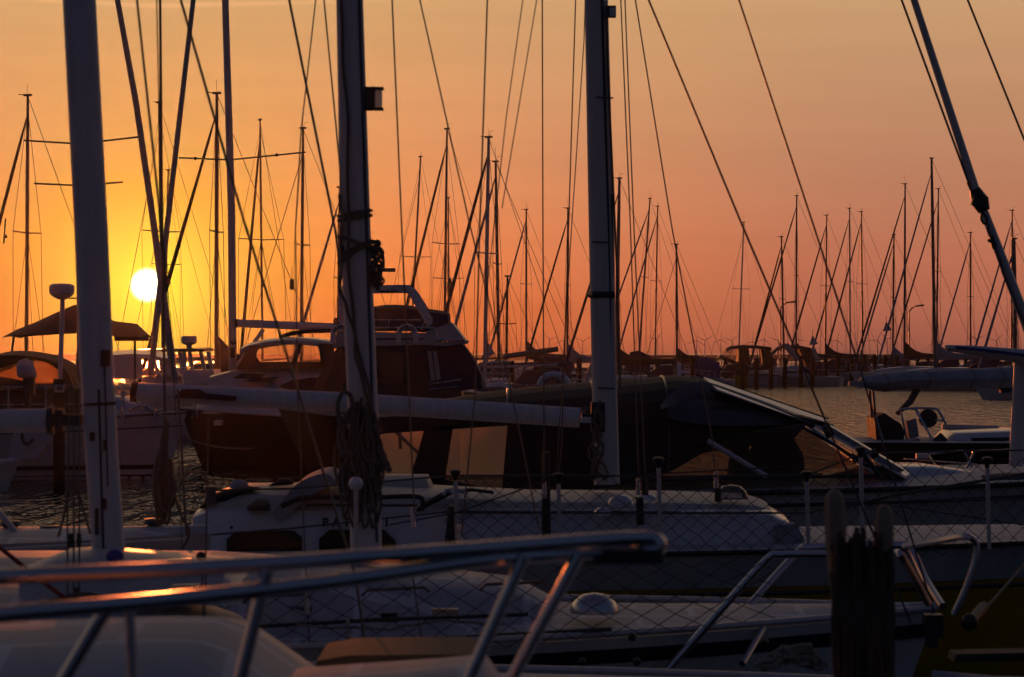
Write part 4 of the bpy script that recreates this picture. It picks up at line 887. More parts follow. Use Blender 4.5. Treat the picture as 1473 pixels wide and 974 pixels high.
cb = MB(); cabin(cb, [(PX(1180, Y), 1.25, PZ(686, Y), 1.2), (PX(1250, Y), 1.25, PZ(672, Y), 1.15), (PX(1330, Y), 1.25, PZ(672, Y), 1.05), (PX(1400, Y), 1.3, PZ(682, Y), .9), (PX(1560, Y), 1.4, PZ(690, Y), .6)], Y, tumble=.6, rnd=.15); cb.build('foredeck_trunk', 'gelcoat', t)
bundle(hb := MB(), [(PX(1385, Y), PZ(695, YN), PZ(690, YN), .3), (PX(1400, Y), PZ(698, YN), PZ(686, YN), .45), (PX(1440, Y), PZ(698, YN), PZ(684, YN), .45), (PX(1480, Y), PZ(698, YN), PZ(686, YN), .3)], Y - .7); hb.build('fender_roll', 'canvas_navy', t)
MB().tube([P(1186, 622, YN), P(1196, 618, YN)], .08, 8).tube([P(1252, 655, YN), P(1262, 650, YN)], .05, 8).split('wiper_motor', 'black_plastic', t)

# ================================================================ right edge: boat with rolled bimini, 44 m
Y = 44; t = thing('day_sailer', 'boat at right with a rolled grey awning over its wheel and a black engine cover', 'sailing boat', (PX(1380, Y), Y, 0))
h = MB(); dk = MB(); p_, s_ = hull(h, dk, PX(1212, Y), PX(1800, Y), Y, 2.8, 1.35, 1.35, N=20, camber=.05, tw=.8); h.build('hull', 'dark_hull', t); dk.build('deck', 'deck', t)
cb = MB(); cabin(cb, [(PX(1345, Y), 1.2, PZ(640, Y), .9), (PX(1362, Y), 1.2, PZ(622, Y), 1.0), (PX(1480, Y), 1.2, PZ(618, Y), 1.0), (PX(1600, Y), 1.2, PZ(622, Y), .9)], Y, rnd=.08); cb.build('coachroof', 'gelcoat', t)
MB().prism([(1398, 630), (1452, 629), (1452, 633), (1398, 635)], Y - 1.0, Y - .9).build('window', 'dark_glass', t)
MB().tube([P(1355, 614, Y + .5), P(1436, 616, Y + .5)], .05, 6).build('roof_rail', 'gelcoat', t)
bundle(aw := MB(), [(PX(1236, Y), PZ(549, Y), PZ(546, Y), .06), (PX(1240, Y), PZ(556, Y), PZ(541, Y), .2), (PX(1256, Y), PZ(562, Y), PZ(538, Y), .3), (PX(1275, Y), PZ(564, Y), PZ(536, Y), .34), (PX(1300, Y), PZ(560, Y), PZ(533, Y), .36), (PX(1350, Y), PZ(559, Y), PZ(532, Y), .36), (PX(1400, Y), PZ(558, Y), PZ(530, Y), .36), (PX(1440, Y), PZ(559, Y), PZ(528, Y), .36), (PX(1463, Y), PZ(558, Y), PZ(527, Y), .36)], Y, n=16); aw.build('rolled_awning', 'canvas_grey', t)
for x_, a_l, b_l, w_l in ((1272, 537, 563, .34), (1332, 532.5, 560, .365), (1395, 530, 559, .365), (1438, 528, 559, .365)):
    hm_ = (PZ(a_l, Y) - PZ(b_l, Y)) / 2; cm2 = (PZ(a_l, Y) + PZ(b_l, Y)) / 2
    MB().tube([Vector((PX(x_, Y) + .03 * math.sin(k), Y + (w_l + .01) * math.cos(2 * math.pi * k / 16), cm2 + (hm_ + .01) * math.sin(2 * math.pi * k / 16))) for k in range(17)], .012, 5).build('lashing', 'rope_pale', t)
MB().prism([(1438, 556), (1455, 556), (1455, 565), (1440, 565)], Y - .1, Y + .05).build('hanging_block', 'black_plastic', t)
MB().prism([(1222, 549), (1243, 548), (1256, 562), (1250, 558), (1222, 555)], Y - .1, Y + .1).build('awning_end', 'canvas_grey', t)
pm = MB()
for a, b in (((1251, 562), (1256, 634)), ((1256, 562), (1262, 634))): pm.tube([P(*a, Y - .2), P(*b, Y - .2)], .022, 6)
pm.split('awning_pole', 'alloy_dark', t)
MB().tube([P(1320, 559, Y), P(1309, 578, Y), P(1298, 588, Y), P(1290, 596, Y)], [.06, .06, .045, .04], 8).build('boom_strut', 'alloy_dark', t)
rl = MB(); rl.tube(cp([(1292, 590, Y - .6), (1315, 588, Y - .6), (1322, 598, Y - .6), (1345, 640, Y - .6)]), .022, 6); rl.tube(cp([(1315, 587, Y - .5), (1345, 588, Y - .5), (1352, 594, Y - .5), (1361, 611, Y - .5)]), .022, 6)
rl.tube([P(1296, 592, Y - .6), P(1306, 640, Y - .6)], .018, 6); rl.tube([P(1345, 604, Y - .5), P(1358, 605, Y - .5)], .018, 6); rl.tube([P(1260, 600, Y - .9), P(1275, 650, Y - .9)], .014, 6)
rl.tube(cp([(1318, 592, Y - .6), (1340, 630, Y - .8), (1352, 662, Y - 1.0)]), .018, 6); rl.split('pushpit', 'steel', t)
wh = MB(); c = P(1335, 602, Y); wh.lathe(c, [(.155, -.02), (.16, .0), (.155, .02), (.11, .03), (.11, -.03)], 24, 'Y')
for k in range(6):
    a = k * math.pi / 3; wh.tube([c + Vector((.03 * math.cos(a), 0, .03 * math.sin(a))), c + Vector((.13 * math.cos(a), 0, .13 * math.sin(a)))], .02, 6)
wh.lathe(c, [(.01, -.05), (.05, -.04), (.05, .04), (.01, .05)], 12, 'Y'); wh.build('rope_reel', 'black_plastic', t)
MB().prism([(1258, 602), (1268, 596), (1272, 594), (1296, 610), (1302, 622), (1296, 652), (1262, 650)], Y - .7, Y + .3).build('engine_cover', 'canvas_black', t)
MB().prism([(1304, 606), (1318, 602), (1322, 628), (1308, 632)], Y - .4, Y - .2).build('life_vest_bag', 'canvas_grey', t)
MB().prism([(1296, 640), (1320, 630), (1332, 640), (1330, 645), (1298, 645)], Y - .9, Y - .1).build('cockpit_seat', 'canvas_grey', t)
fd = MB(); fd.tube([P(1344, 641, Y - .9), P(1358, 628, Y - .9)], .09, 10); fd.build('fender', 'black_plastic', t)
t = thing('grey_post_boat', 'boat at the right edge with thick grey mast and white and blue boom cover', 'sailing boat', (PX(1480, 38), 38, 0))
MB().tube([P(1461, 680, 38.1), P(1469, 522, 38.1)], .105, 16, sq=.8).build('mast', 'alloy', t)
bundle(bc := MB(), [(PX(1359, 38), PZ(502, 38), PZ(497, 38), .05), (PX(1362, 38), PZ(505, 38), PZ(496, 38), .12), (PX(1400, 38), PZ(511, 38), PZ(497, 38), .18), (PX(1440, 38), PZ(518, 38), PZ(500, 38), .2), (PX(1500, 38), PZ(530, 38), PZ(504, 38), .24), (PX(1620, 38), PZ(550, 38), PZ(512, 38), .24)], 38, n=14); bc.build('boom_cover', 'canvas_white', t)
MB().loft([[P(x_, y_ - 1.6, 38) + Vector((0, -w_, 0)), P(x_, y_ + 2.4, 38) + Vector((0, -w_ - .012, 0))] for x_, y_, w_ in ((1372, 499.5, .15), (1400, 502, .185), (1440, 507, .21), (1500, 514, .25))], closed=False, cap=False).build('blue_stripe', 'canvas_blue', t)
h = MB(); dk = MB(); hull(h, dk, PX(1345, 38), PX(2000, 38), 38.2, 2.6, 1.12, 1.25, N=18); h.build('hull', 'gelcoat_old', t); dk.build('deck', 'deck', t)
rl = MB(); rl.tube(cp([(1330, 655, 37), (1380, 649, 37), (1388, 652, 37), (1398, 672, 37)]), .018, 6); rl.tube(cp([(1388, 678, 37), (1400, 654, 37), (1406, 649, 37), (1475, 647, 37)]), .018, 6); rl.tube([P(1300, 660, 37), P(1405, 668, 37)], .012, 5); rl.tube([P(1336, 656, 37), P(1352, 680, 37)], .016, 5); rl.build('guard_rail', 'steel', t)
MB().box(P(1326, 656, 37), (.16, .1, .07)).build('rail_clip', 'white_plastic', t)

# ================================================================ yellow sailing boat, centre 23 m, bow right
Y = 23; YN = 21.5
t = thing('yellow_yacht', 'yellow hulled sailing boat with a long white cabin, its boom crossing the picture', 'sailing boat', (PX(870, Y), Y, 0))
HK = dict(x0=PX(60, Y), x1=PX(1900, Y), yc=Y, B=3.1, fs=1.12, fb=1.30, rake=.8)
h = MB(); dk = MB(); p_, s_ = hull(h, dk, N=26, **HK); h.build('hull', 'yellow_hull', t); dk.build('deck', 'deck', t)
belt(.30, .02, m='gelcoat_old', name='topside_band', parent=t, top=True, off=.02, **HK)
rub = MB(); rub.tube([p + Vector((0, -.03, -.0)) for p in p_], .022, 6); rub.tube([p + Vector((0, -.03, -.34)) for p in p_], .02, 6); rub.build('rubbing_strake', 'boot', t)
cbY = Y; cb = MB(); YC = Y - 1.0
cabin(cb, [(PX(266, YC), 1.1, PZ(775, YC), .90), (PX(275, YC), 1.1, PZ(742, YC), .95), (PX(300, YC), 1.1, PZ(733, YC), .98), (PX(400, YC), 1.1, PZ(731, YC), 1.0), (PX(700, YC), 1.1, PZ(734, YC), 1.0), (PX(1060, YC), 1.1, PZ(735, YC), 1.0), (PX(1110, YC), 1.1, PZ(738, YC), .98), (PX(1138, YC), 1.1, PZ(752, YC), .95), (PX(1158, YC), 1.1, PZ(778, YC), .9), (PX(1166, YC), 1.1, PZ(805, YC), .85)], Y, tumble=.93, rnd=.07)
cb.build('cabin', 'gelcoat', t)
rf = MB(); cabin(rf, [(PX(292, YC), PZ(733, YC) - .01, PZ(722, YC), .82), (PX(330, YC), PZ(733, YC) - .01, PZ(712, YC), .84), (PX(420, YC), PZ(733, YC) - .01, PZ(711, YC), .84), (PX(560, YC), PZ(735, YC) - .01, PZ(712, YC), .84), (PX(760, YC), PZ(736, YC) - .01, PZ(722, YC), .84), (PX(980, YC), PZ(737, YC) - .01, PZ(724, YC), .84), (PX(1090, YC), PZ(738, YC) - .01, PZ(728, YC), .8), (PX(1115, YC), PZ(738, YC) - .01, PZ(736, YC), .7)], Y, tumble=.93, rnd=.05); rf.build('cabin_roof', 'deck_cream', t)
MB().tube([Vector((PX(980, YC), YC + .02, PZ(737.5, YC))), Vector((PX(640, YC), YC + .02, PZ(737, YC)))], .016, 6).tube([Vector((PX(1112, YC), YC + .02, PZ(738, YC))), Vector((PX(985, YC), YC + .02, PZ(738, YC)))], .012, 6).build('grab_rail', 'wood', t)
Yw = YC - .03
for pts in ([(326, 776), (338, 765), (422, 763), (434, 773), (435, 805), (326, 806)], [(459, 775), (474, 762), (552, 762), (569, 778), (569, 806), (459, 806)]):
    MB().prism(pts, Yw, Yw + .06).build('window', 'dark_glass', t)
MB().prism([(1116, 756), (1146, 753), (1158, 778), (1150, 792), (1132, 793), (1120, 775)], Yw - .01, Yw + .2).build('front_window', 'canvas_grey', t)
for ch, x_ in (('P', 468), ('A', 484), ('P', 501), ('I', 556)): text(ch, 'name_letter', .10, P(x_, 752, Yw - .005), 'black_text', t, ext=.006)
MB().ball(P(333, 759, Yw), .014).build('vent_screw', 'black_plastic', t)
# roof gear: winches, dark hood arch, handles, vents
def vent(px, py, Yv, r, parent, m='steel', nm='vent'):
    c = P(px, py, Yv); MB().lathe(c, [(r * 1.1, -.01), (r * 1.1, r * .15), (r * .95, r * .45), (r * .6, r * .75), (.001, r * .85)], 20).build(nm, m, parent)
for x_, y_ in ((303, 715),): 
    c = P(x_, y_, YC + .2); MB().lathe(c, [(.07, -.05), (.05, .0), (.045, .05), (.065, .075), (.06, .09), (.01, .095)], 16).build('winch', 'alloy_dark', t)
bundle(b_ := MB(), [(PX(280, YC), PZ(736, YC), PZ(733, YC), .03), (PX(292, YC), PZ(735, YC), PZ(716, YC), .10), (PX(318, YC), PZ(730, YC), PZ(707, YC), .16), (PX(350, YC), PZ(712, YC), PZ(702, YC), .15), (PX(368, YC), PZ(707, YC), PZ(704, YC), .05)], YC + .35); b_.build('folded_canvas', 'canvas_black', t)
vent(344, 700, YC + .5, .075, t, 'canvas_grey')
bundle(b_ := MB(), [(PX(355, YC), PZ(735, YC), PZ(728, YC), .03), (PX(370, YC), PZ(735, YC), PZ(717, YC), .12), (PX(384, YC), PZ(735, YC), PZ(719, YC), .10), (PX(388, YC), PZ(734, YC), PZ(728, YC), .03)], YC + .05); b_.build('rope_pile', 'rope', t)
bundle(b_ := MB(), [(PX(378, YC), PZ(705, YC), PZ(703, YC), .03), (PX(396, YC), PZ(704, YC), PZ(692, YC), .08), (PX(410, YC), PZ(703, YC), PZ(694, YC), .07), (PX(414, YC), PZ(701, YC), PZ(698, YC), .02)], YC + .6); b_.build('canvas_roll', 'canvas_black', t)
ar = MB(); q = cp([(392, 738, YC), (405, 722, YC), (425, 698, YC), (450, 685, YC), (470, 682, YC), (482, 690, YC)], 5)
ar.loft([[p, p + Vector((0, .9, .02)), p + Vector((.02, .9, -.04)), p + Vector((.05 + .06 * math.sin(math.pi * i / len(q)), .0, -.06 - .04 * math.sin(math.pi * i / len(q))))] for i, p in enumerate(q)]); ar.build('folded_sprayhood', 'canvas_grey', t)
vb = MB(); cabin(vb, [(PX(470, YC), 1.4, PZ(712, YC), .3), (PX(480, YC), 1.4, PZ(697, YC), .3), (PX(610, YC), 1.4, PZ(697, YC), .3), (PX(618, YC), 1.4, PZ(714, YC), .3)], Y, rnd=.05); vb.build('sliding_hatch', 'deck_cream', t)
tk = MB(); tk.tube(cp([(405, 728, YC), (440, 716, YC - .02), (520, 716, YC - .02), (596, 714, YC), (608, 722, YC), (606, 734, YC)]), .022, 6); tk.tube([P(440, 727, YC - .02), P(600, 727, YC - .02)], .012, 5); tk.build('hatch_rail', 'black_plastic', t)
bundle(b_ := MB(), [(PX(598, YC), PZ(738, YC), PZ(733, YC), .02), (PX(612, YC), PZ(732, YC), PZ(722, YC), .05), (PX(632, YC), PZ(722, YC), PZ(710, YC), .06), (PX(650, YC), PZ(712, YC), PZ(704, YC), .06), (PX(680, YC), PZ(708, YC), PZ(703, YC), .06), (PX(710, YC), PZ(712, YC), PZ(707, YC), .05)], YC + .1); b_.build('rope_coil', 'canvas_black', t)
for x0_ in (645, 664): MB().tube(cp([(x0_ - 7, 712, YC), (x0_ - 3, 706, YC), (x0_ + 4, 706, YC), (x0_ + 8, 712, YC)]), .018, 6).build('deck_eye', 'gelcoat', t)
vent(867, 740, Yw - .1, .07, t, 'steel'); vent(1052, 716, YC + .3, .13, t, 'acrylic', 'deck_prism'); vent(893, 726, YC, .10, t, 'gelcoat'); vent(930, 724, YC + .5, .10, t, 'gelcoat')
# stanchions with dark posts
for x_, a, b_, w_ in ((650, 728, 781, .045), (783, 650, 776, .04), (918, 715, 755, .035), (1030, 697, 722, .03), (925, 682, 712, .03)):
    MB().tube([P(x_ + 2, a, YN + .3), P(x_ - 3 if x_ < 700 else x_ + 3, b_, YN + .3)], [w_ * .9, w_], 10).build('fender_post', 'black_plastic', t)
net_top = [(560, 690), (655, 683), (803, 684), (947, 684), (1160, 682), (1240, 652), (1473, 655), (1600, 655)]
for x_, a, b_ in ((655, 678, 800), (803, 683, 790), (947, 660, 790), (1160, 680, 790), (1238, 645, 790), (1420, 660, 790)):
    sn = MB(); sn.tube([P(x_, a, YN), P(x_ + 3, b_, YN)], .017, 8); sn.build('stanchion', 'alloy', t)
    MB().lathe(P(x_, a + 1, YN), [(.017, -.07), (.022, -.04), (.045, .0), (.042, .015), (.018, .022)], 12).build('stanchion_cap', 'black_plastic', t)
ll = MB()
for off, ys in ((0, [(270, 706), (420, 703), (560, 692), (655, 684), (803, 684), (947, 685), (1160, 684), (1240, 652), (1600, 645)]), (1, [(270, 772), (420, 760), (560, 745), (655, 735), (803, 738), (947, 738), (1160, 738), (1240, 722), (1600, 715)])):
    ll.tube([P(a, b, YN) for a, b in ys], .008, 5)
ll.tube([P(560, 755, YN), P(655, 738, YN - .05), P(790, 690, YN), P(1160, 670, YN)], .006, 4); ll.tube([P(1100, 700, YN), P(1240, 720, YN), P(1473, 755, YN), P(1600, 775, YN)], .007, 5)
ll.tube([P(1210, 730, YN), P(1300, 710, YN), P(1473, 682, YN), P(1600, 660, YN)], .014, 5); ll.build('lifeline', 'wire', t)
def netting(poly_top, poly_bot, x0, x1, YY, cell, r, parent, name='netting', m='wire', slope=1.0):
    """diamond mesh between two height lines"""
    def h_(poly, x):
        for (a, b), (c_, d_) in zip(poly, poly[1:]):
            if a <= x <= c_: return b + (d_ - b) * (x - a) / (c_ - a)
        return poly[-1][1]
    nb = MB(); ny = max(2, int(round((h_(poly_bot, (x0 + x1) / 2) - h_(poly_top, (x0 + x1) / 2)) / (cell * slope)))); nx = int((x1 - x0) / cell)
    rr = random.Random(5)
    jit = {}
    def node(i, j):
        if (i, j) not in jit:
            x = x0 + i * cell; a = h_(poly_top, x); b = h_(poly_bot, x)
            jit[(i, j)] = P(x + rr.uniform(-2, 2), a + (b - a) * j / ny + (0 if j in (0, ny) else rr.uniform(-1.5, 1.5)) + 2.5 * math.sin(x * .021), YY + rr.uniform(-.01, .01))
        return jit[(i, j)]
    for i in range(nx):
        for j in range(ny):
            if (i + j) % 2 == 0: nb.tube([node(i, j), node(i + 1, j + 1)], r, 3)
            else: nb.tube([node(i, j + 1), node(i + 1, j)], r, 3)
    return nb.build(name, m, parent, smooth=False)
netting([(600, 686), (1160, 684), (1240, 660), (1500, 660)], [(600, 800), (1160, 800), (1500, 800)], 640, 1500, YN, 13, .0032, t, slope=.8)
# mast, boom, rigging
mb_ = MB(); mb_.tube([P(873, 697, Y), P(864, 330, Y), P(855, 0, Y), P(838, -600, Y), P(828, -1000, Y)], [.112, .104, .086, .08, .08], 16, sq=.62); mb_.build('mast', 'alloy', t)
tr = MB(); tr.tube([P(882, 690, Y - .04), P(875, 330, Y - .04), P(866, 0, Y - .04), P(848, -600, Y)], .014, 6); tr.build('sail_track', 'black_plastic', t)
MB().tube([P(886, 694, Y + .02), P(880, 330, Y + .02), P(871, 0, Y + .02)], .022, 8).build('halyard', 'alloy', t)
lt = MB(); lt.box(P(879, 17, Y - .02), (.085, .07, .10)); o = lt.build('mast_lamp', 'black_plastic', t); MB().box(P(881, 18, Y - .03), (.05, .07, .075)).build('lamp_lens', 'lens_clear', o)
MB().tube([P(849, 424, Y), P(853, 424, Y - .07), P(884, 424, Y - .05)], .03, 8).build('mast_collar', 'black_plastic', t)
for (a, b) in ((852, 348), (860, 558), (858, 140)): MB().tube([P(a, b, Y - .075), P(a + 24, b + 1, Y - .075)], .008, 6).build('mast_band', 'alloy_dark', t)
bo = MB(); bo.tube([P(197, 564, Y - .15), P(500, 579, Y - .05), P(834, 601, Y)], [.082, .088, .088], 14, sq=.8); bo.build('boom', 'alloy_white', t)
MB().tube([P(189, 563, Y - .15), P(198, 564, Y - .15)], .092, 14, sq=.8).build('boom_end', 'canvas_red', t)
MB().tube([P(836, 600, Y), P(855, 603, Y)], .045, 8).box(P(860, 600, Y), (.12, .14, .26)).build('gooseneck', 'black_plastic', t)
MB().box(P(843, 604, Y - .07), (.09, .05, .05)).build('boom_bracket', 'alloy_white', t)
MB().prism([(262, 560), (286, 560), (296, 566), (340, 570), (338, 577), (290, 574), (250, 572)], Y - .26, Y - .2).build('boom_strap', 'canvas_red', t)
rg = MB()
for pts, r in (([(893, -300), (893, 0), (907, 330), (917, 640), (920, 700)], .0075), ([(895, -300), (899, 0), (912, 330), (926, 640), (930, 710)], .0075), ([(884, -200), (914, 0), (967, 330), (1024, 630), (1030, 700)], .008),
               ([(779, -300), (780, 0), (781, 330), (783, 690)], .008), ([(833, -200), (828, 0), (819, 290), (808, 640), (803, 690)], .0075), ([(848, -200), (840, 60), (822, 330), (800, 690)], .006)):
    rg.tube([P(a, b, Y - 1.3) for a, b in ext(pts)], r * .75, 5)
rg.build('shroud', 'wire', t)
for a, b in ((597, 748), (783, 705), (918, 700), (1030, 690)): MB().tube([P(a, b - 12, Y - 1.3), P(a, b + 12, Y - 1.3)], [.016, .02], 8).build('turnbuckle', 'steel', t)
hl = MB(); hl.tube([P(873, 20, Y - .05), P(874, 90, Y - .02), P(888, 400, Y - .02), P(892, 560, Y - .02)], .010, 5); hl.tube([P(880, 280, Y - .02), P(882, 560, Y)], .012, 5); hl.build('halyard', 'rope', t)
tg = MB()
for k in range(7):
    rr = random.Random(k); tg.tube(wavy([P(862 + rr.uniform(-6, 6), 575 + rr.uniform(0, 20), Y - .12), P(858 + rr.uniform(-10, 10), 640, Y - .15), P(862 + rr.uniform(-12, 12), 690, Y - .12)], .02, 22, k), .010, 5)
tg.build('rope_coil', 'rope', t)
# forestay with furler
fk = MB(); fk.tube([P(1000, -1000, 22), P(1315, 0, 22), P(1404, 275, 22)], [.026, .030, .036], 8); fk.tube([P(1414, 300, 22), P(1473, 455, 22), P(1560, 690, 22)], [.036, .048, .05], 8); fk.build('furled_sail', 'alloy', t)
fk = MB(); fk.tube([P(1402, 272, 22), P(1410, 290, 22), P(1416, 304, 22)], [.045, .075, .05], 10); fk.box(P(1409, 289, 21.96), (.12, .06, .10), ry=.3); fk.tube(cp([(1414, 306, 21.95), (1411, 314, 21.95), (1416, 322, 21.95), (1420, 316, 21.95), (1416, 308, 21.95)]), .010, 6); fk.tube([P(1421, 345, 21.95), P(1433, 352, 21.95)], .014, 6)
fk.tube([P(1426, 340, 21.95), P(1430, 358, 21.95)], .02, 6); fk.split('furler_swivel', 'black_plastic', t)
fk = MB(); fk.tube([P(950, -1000, 22), P(1297, 0, 22), P(1393, 262, 22)], .010, 6); fk.tube([P(1393, 262, 22), P(1402, 283, 22)], .018, 6); fk.tube(wavy([P(1418, 315, 21.95), P(1428, 350, 21.95), P(1473, 468, 21.95), P(1520, 600, 21.95)], .006, 20, 3), .012, 5); fk.tube([P(1000, -1000, 22), P(1392, 0, 22), P(1473, 200, 22), P(1620, 560, 22)], .0095, 6); fk.build('halyard', 'rope', t)

# hanging rope bundle at x 240, hangs from the topping lift of the yellow boat
t2 = thing('hanging_rope', 'dark bundle of hanging rope with loops below the end of the boom, over the water', 'rope', tuple(P(240, 700, 17)))
hr = MB()
for k in range(16):
    rr = random.Random(40 + k); x_ = 232 + rr.uniform(-8, 10); e_ = 730 + rr.uniform(-18, 26); w_ = rr.uniform(6, 14)
    hr.tube(curve([P(238 + rr.uniform(-2, 4), 600 + rr.uniform(0, 30), 17), P(x_ - 2, 672, 17 + rr.uniform(-.05, .05)), P(x_ - w_ * .5, 700, 17 + rr.uniform(-.06, .06)), P(x_ + w_ * .3, e_, 17 + rr.uniform(-.06, .06)), P(x_ + w_, e_ - 12, 17), P(x_ + w_ * .6, 690, 17), P(243 + rr.uniform(-3, 3), 660, 17)], 5), .011, 5)
hr.build('coil', 'rope', t2)
hr = MB(); hr.tube([P(222, -900, 17), P(233, 300, 17), P(237, 600, 17), P(240, 690, 17)], .009, 5); hr.tube([P(256, 560, 17), P(262, 660, 17), P(268, 770, 17)], .008, 5); hr.tube(cp([(246, 690, 17), (258, 735, 17), (272, 765, 17), (262, 790, 17)]), .010, 5); hr.build('line', 'rope', t2)

# ================================================================ middle mast boat, centre 15 m, bow right
Y = 15.2; YN = 13.7
t = thing('netted_sailing_boat', 'white sailing boat with diamond guard netting and the thick central mast wrapped in ropes', 'sailing boat', (PX(525, Y), Y, 0))
HK = dict(x0=PX(-700, Y), x1=PX(1345, Y), yc=Y, B=3.0, fs=1.20, fb=1.31, rake=.6)
h = MB(); dk = MB(); p_, s_ = hull(h, dk, N=26, **HK); h.build('hull', 'gelcoat', t); dk.build('deck', 'deck', t)
belt(.14, .06, m='navy', name='sheer_stripe', parent=t, top=True, off=.012, **HK)
cb = MB(); cabin(cb, [(PX(-300, Y), 1.25, 1.60, 1.0), (PX(300, Y), 1.25, 1.60, .95), (PX(600, Y), 1.28, 1.52, .8), (PX(740, Y), 1.28, 1.46, .62), (PX(790, Y), 1.28, 1.36, .5)], Y, tumble=.8, rnd=.06); cb.build('coachroof', 'deck', t)
MB().tube([p + Vector((0, 0, .025)) for p in s_[4:]], .022, 6).tube([p + Vector((0, 0, .025)) for p in p_[4:]], .022, 6).build('toe_rail', 'alloy', t)
vent(855, 879, 14.6, .12, t, 'steel', 'deck_vent')
for pts in ([(300, 905), (540, 892), (760, 884)], [(470, 928), (700, 915), (880, 905)]):
    MB().tube([P(a, b, 14.1) for a, b in pts], .012, 5).build('genoa_track', 'black_plastic', t)
MB().box(P(560, 888, 14.2), (.09, .04, .05)).build('track_car', 'black_plastic', t); MB().box(P(640, 880, 14.3), (.14, .05, .035)).build('cleat', 'steel', t)
MB().box(P(400, 872, 14.6), (.40, .36, .03)).build('deck_hatch', 'acrylic', t)
MB().tube(wavy([P(420, 900, 14), P(560, 905, 14), P(640, 892, 14), P(720, 900, 14)], .015, 30, 4), .008, 5).build('deck_rope', 'rope_pale', t)
for a, b in ((350, 868), (520, 858), (690, 850)): MB().tube([P(a, b, 14.35), P(a + 8, b - 9, 14.35), P(a + 90, b - 13, 14.35), P(a + 98, b - 6, 14.35)], .010, 6).build('grab_handle', 'wood', t)
for x_, y_ in ((909, 917), (838, 953), (916, 953), (1100, 925)): MB().ball(P(x_, y_ - 1, 13.75), .022).build('deck_bolt', 'black_plastic', t)
for pts in ([(1090, 898), (1190, 893)], ):
    MB().tube([P(*pts[0], 15), P(*pts[1], 15)], .02, 6).build('deck_line', 'rope_pale', t)
netting([(60, 845), (420, 830), (760, 806), (1130, 800)], [(60, 920), (420, 950), (760, 930), (1130, 890)], 60, 1120, YN + .1, 24, .0027, t, slope=.62)
m = MB(); m.tube([P(527, 812, Y), P(524, 640, Y), P(511, 320, Y), P(503, 0, Y), P(487, -700, Y), P(475, -1400, Y)], [.092, .088, .088, .078, .078, .078], 18, sq=.65); m.build('mast', 'alloy_white', t)
m = MB(); m.tube([P(542, 780, Y - .04), P(537, 640, Y - .04), P(527, 320, Y - .04), P(517, 0, Y - .04), P(502, -700, Y)], .010, 6); m.build('sail_track', 'alloy_dark', t)
rp = MB()
rp.tube(wavy([P(478, -900, Y - .08), P(492, 0, Y - .08), P(497, 150, Y - .08), P(502, 330, Y - .08), P(508, 480, Y - .08), P(540, 600, Y - .08), P(548, 720, Y - .06)], .008, 40, 1), .010, 6)
rp.tube(wavy([P(490, 280, Y - .06), P(489, 400, Y - .07), P(500, 450, Y - .08), P(518, 530, Y - .08), P(542, 620, Y - .08), P(552, 680, Y - .06)], .010, 40, 2), .011, 6)
for yy, dy in ((306, 4), (313, 4), (348, -8), (356, 12), (362, 16)):
    rp.tube([P(487, yy + dy, Y + .03), P(490, yy + dy, Y - .06), P(510, yy, Y - .085), P(532, yy - dy * .8, Y - .06), P(534, yy - dy * .8, Y + .03)], .011, 6)
rp.build('wrapped_rope', 'rope', t)
kn = MB()
for k in range(26):
    rr = random.Random(90 + k); cx = 541 + rr.uniform(-8, 6); cy = 345 + rr.random() ** .8 * 66; s_x = rr.uniform(2, 7); s_y = rr.uniform(4, 12)
    kn.tube(curve([P(cx + s_x * math.cos(a), cy + s_y * math.sin(a), Y - .03 + rr.uniform(-.03, .05)) for a in [2 * math.pi * q_i / 7 + k for q_i in range(8)]], 3), .008, 5)
kn.build('rope_knot', 'rope', t)
for cx, cy, r_ in ((543, 350, .022), (491, 358, .024)): MB().ball(P(cx, cy, Y - .02), r_).build('block', 'black_plastic', t)
cl = MB()
for k in range(44):
    rr = random.Random(200 + k); x_ = 505 + rr.uniform(-14, 40); top = 570 + rr.uniform(0, 90); bot = min(760, top + rr.uniform(60, 130)); w_ = rr.uniform(4, 12); dY = rr.uniform(-.12, -.04)
    cl.tube(curve([P(x_ * .6 + 518 * .4, top, Y + dY), P(x_ - w_, (top + bot) / 2, Y + dY), P(x_, bot, Y + dY - .03), P(x_ + w_, (top + bot) / 2 + 10, Y + dY), P(x_ * .5 + 522 * .5, top + 12, Y + dY)], 6), .009, 5)
cl.tube(curve([P(495, 640, Y - .1), P(486, 590, Y - .1), P(492, 566, Y - .1), P(503, 568, Y - .1), P(508, 590, Y - .1), P(512, 660, Y - .1)], 6), .014, 6)
cl.tube(wavy([P(545, 640, Y - .1), P(555, 665, Y - .1), P(560, 678, Y - .1)], .004, 10, 9), .02, 6)
cl.build('rope_coil', 'rope', t)
lt = MB(); lt.box(P(532, 142, Y), (.06, .09, .13)); lt.box(P(539, 127.5, Y), (.105, .09, .012)); lt.box(P(539, 157, Y), (.10, .09, .012)); o = lt.build('mast_lamp', 'black_plastic', t)
MB().tube([P(542, 154, Y), P(542, 130, Y)], .032, 12).build('lamp_lens', 'lens_clear', o)
MB().ball(P(512, 696, 14.2), .038).build('fender_ball', 'white_plastic', t)
MB().tube([P(512, 705, 14.2), P(512, 810, 14.2)], .013, 6).build('ball_stem', 'alloy', t)
rg = MB()
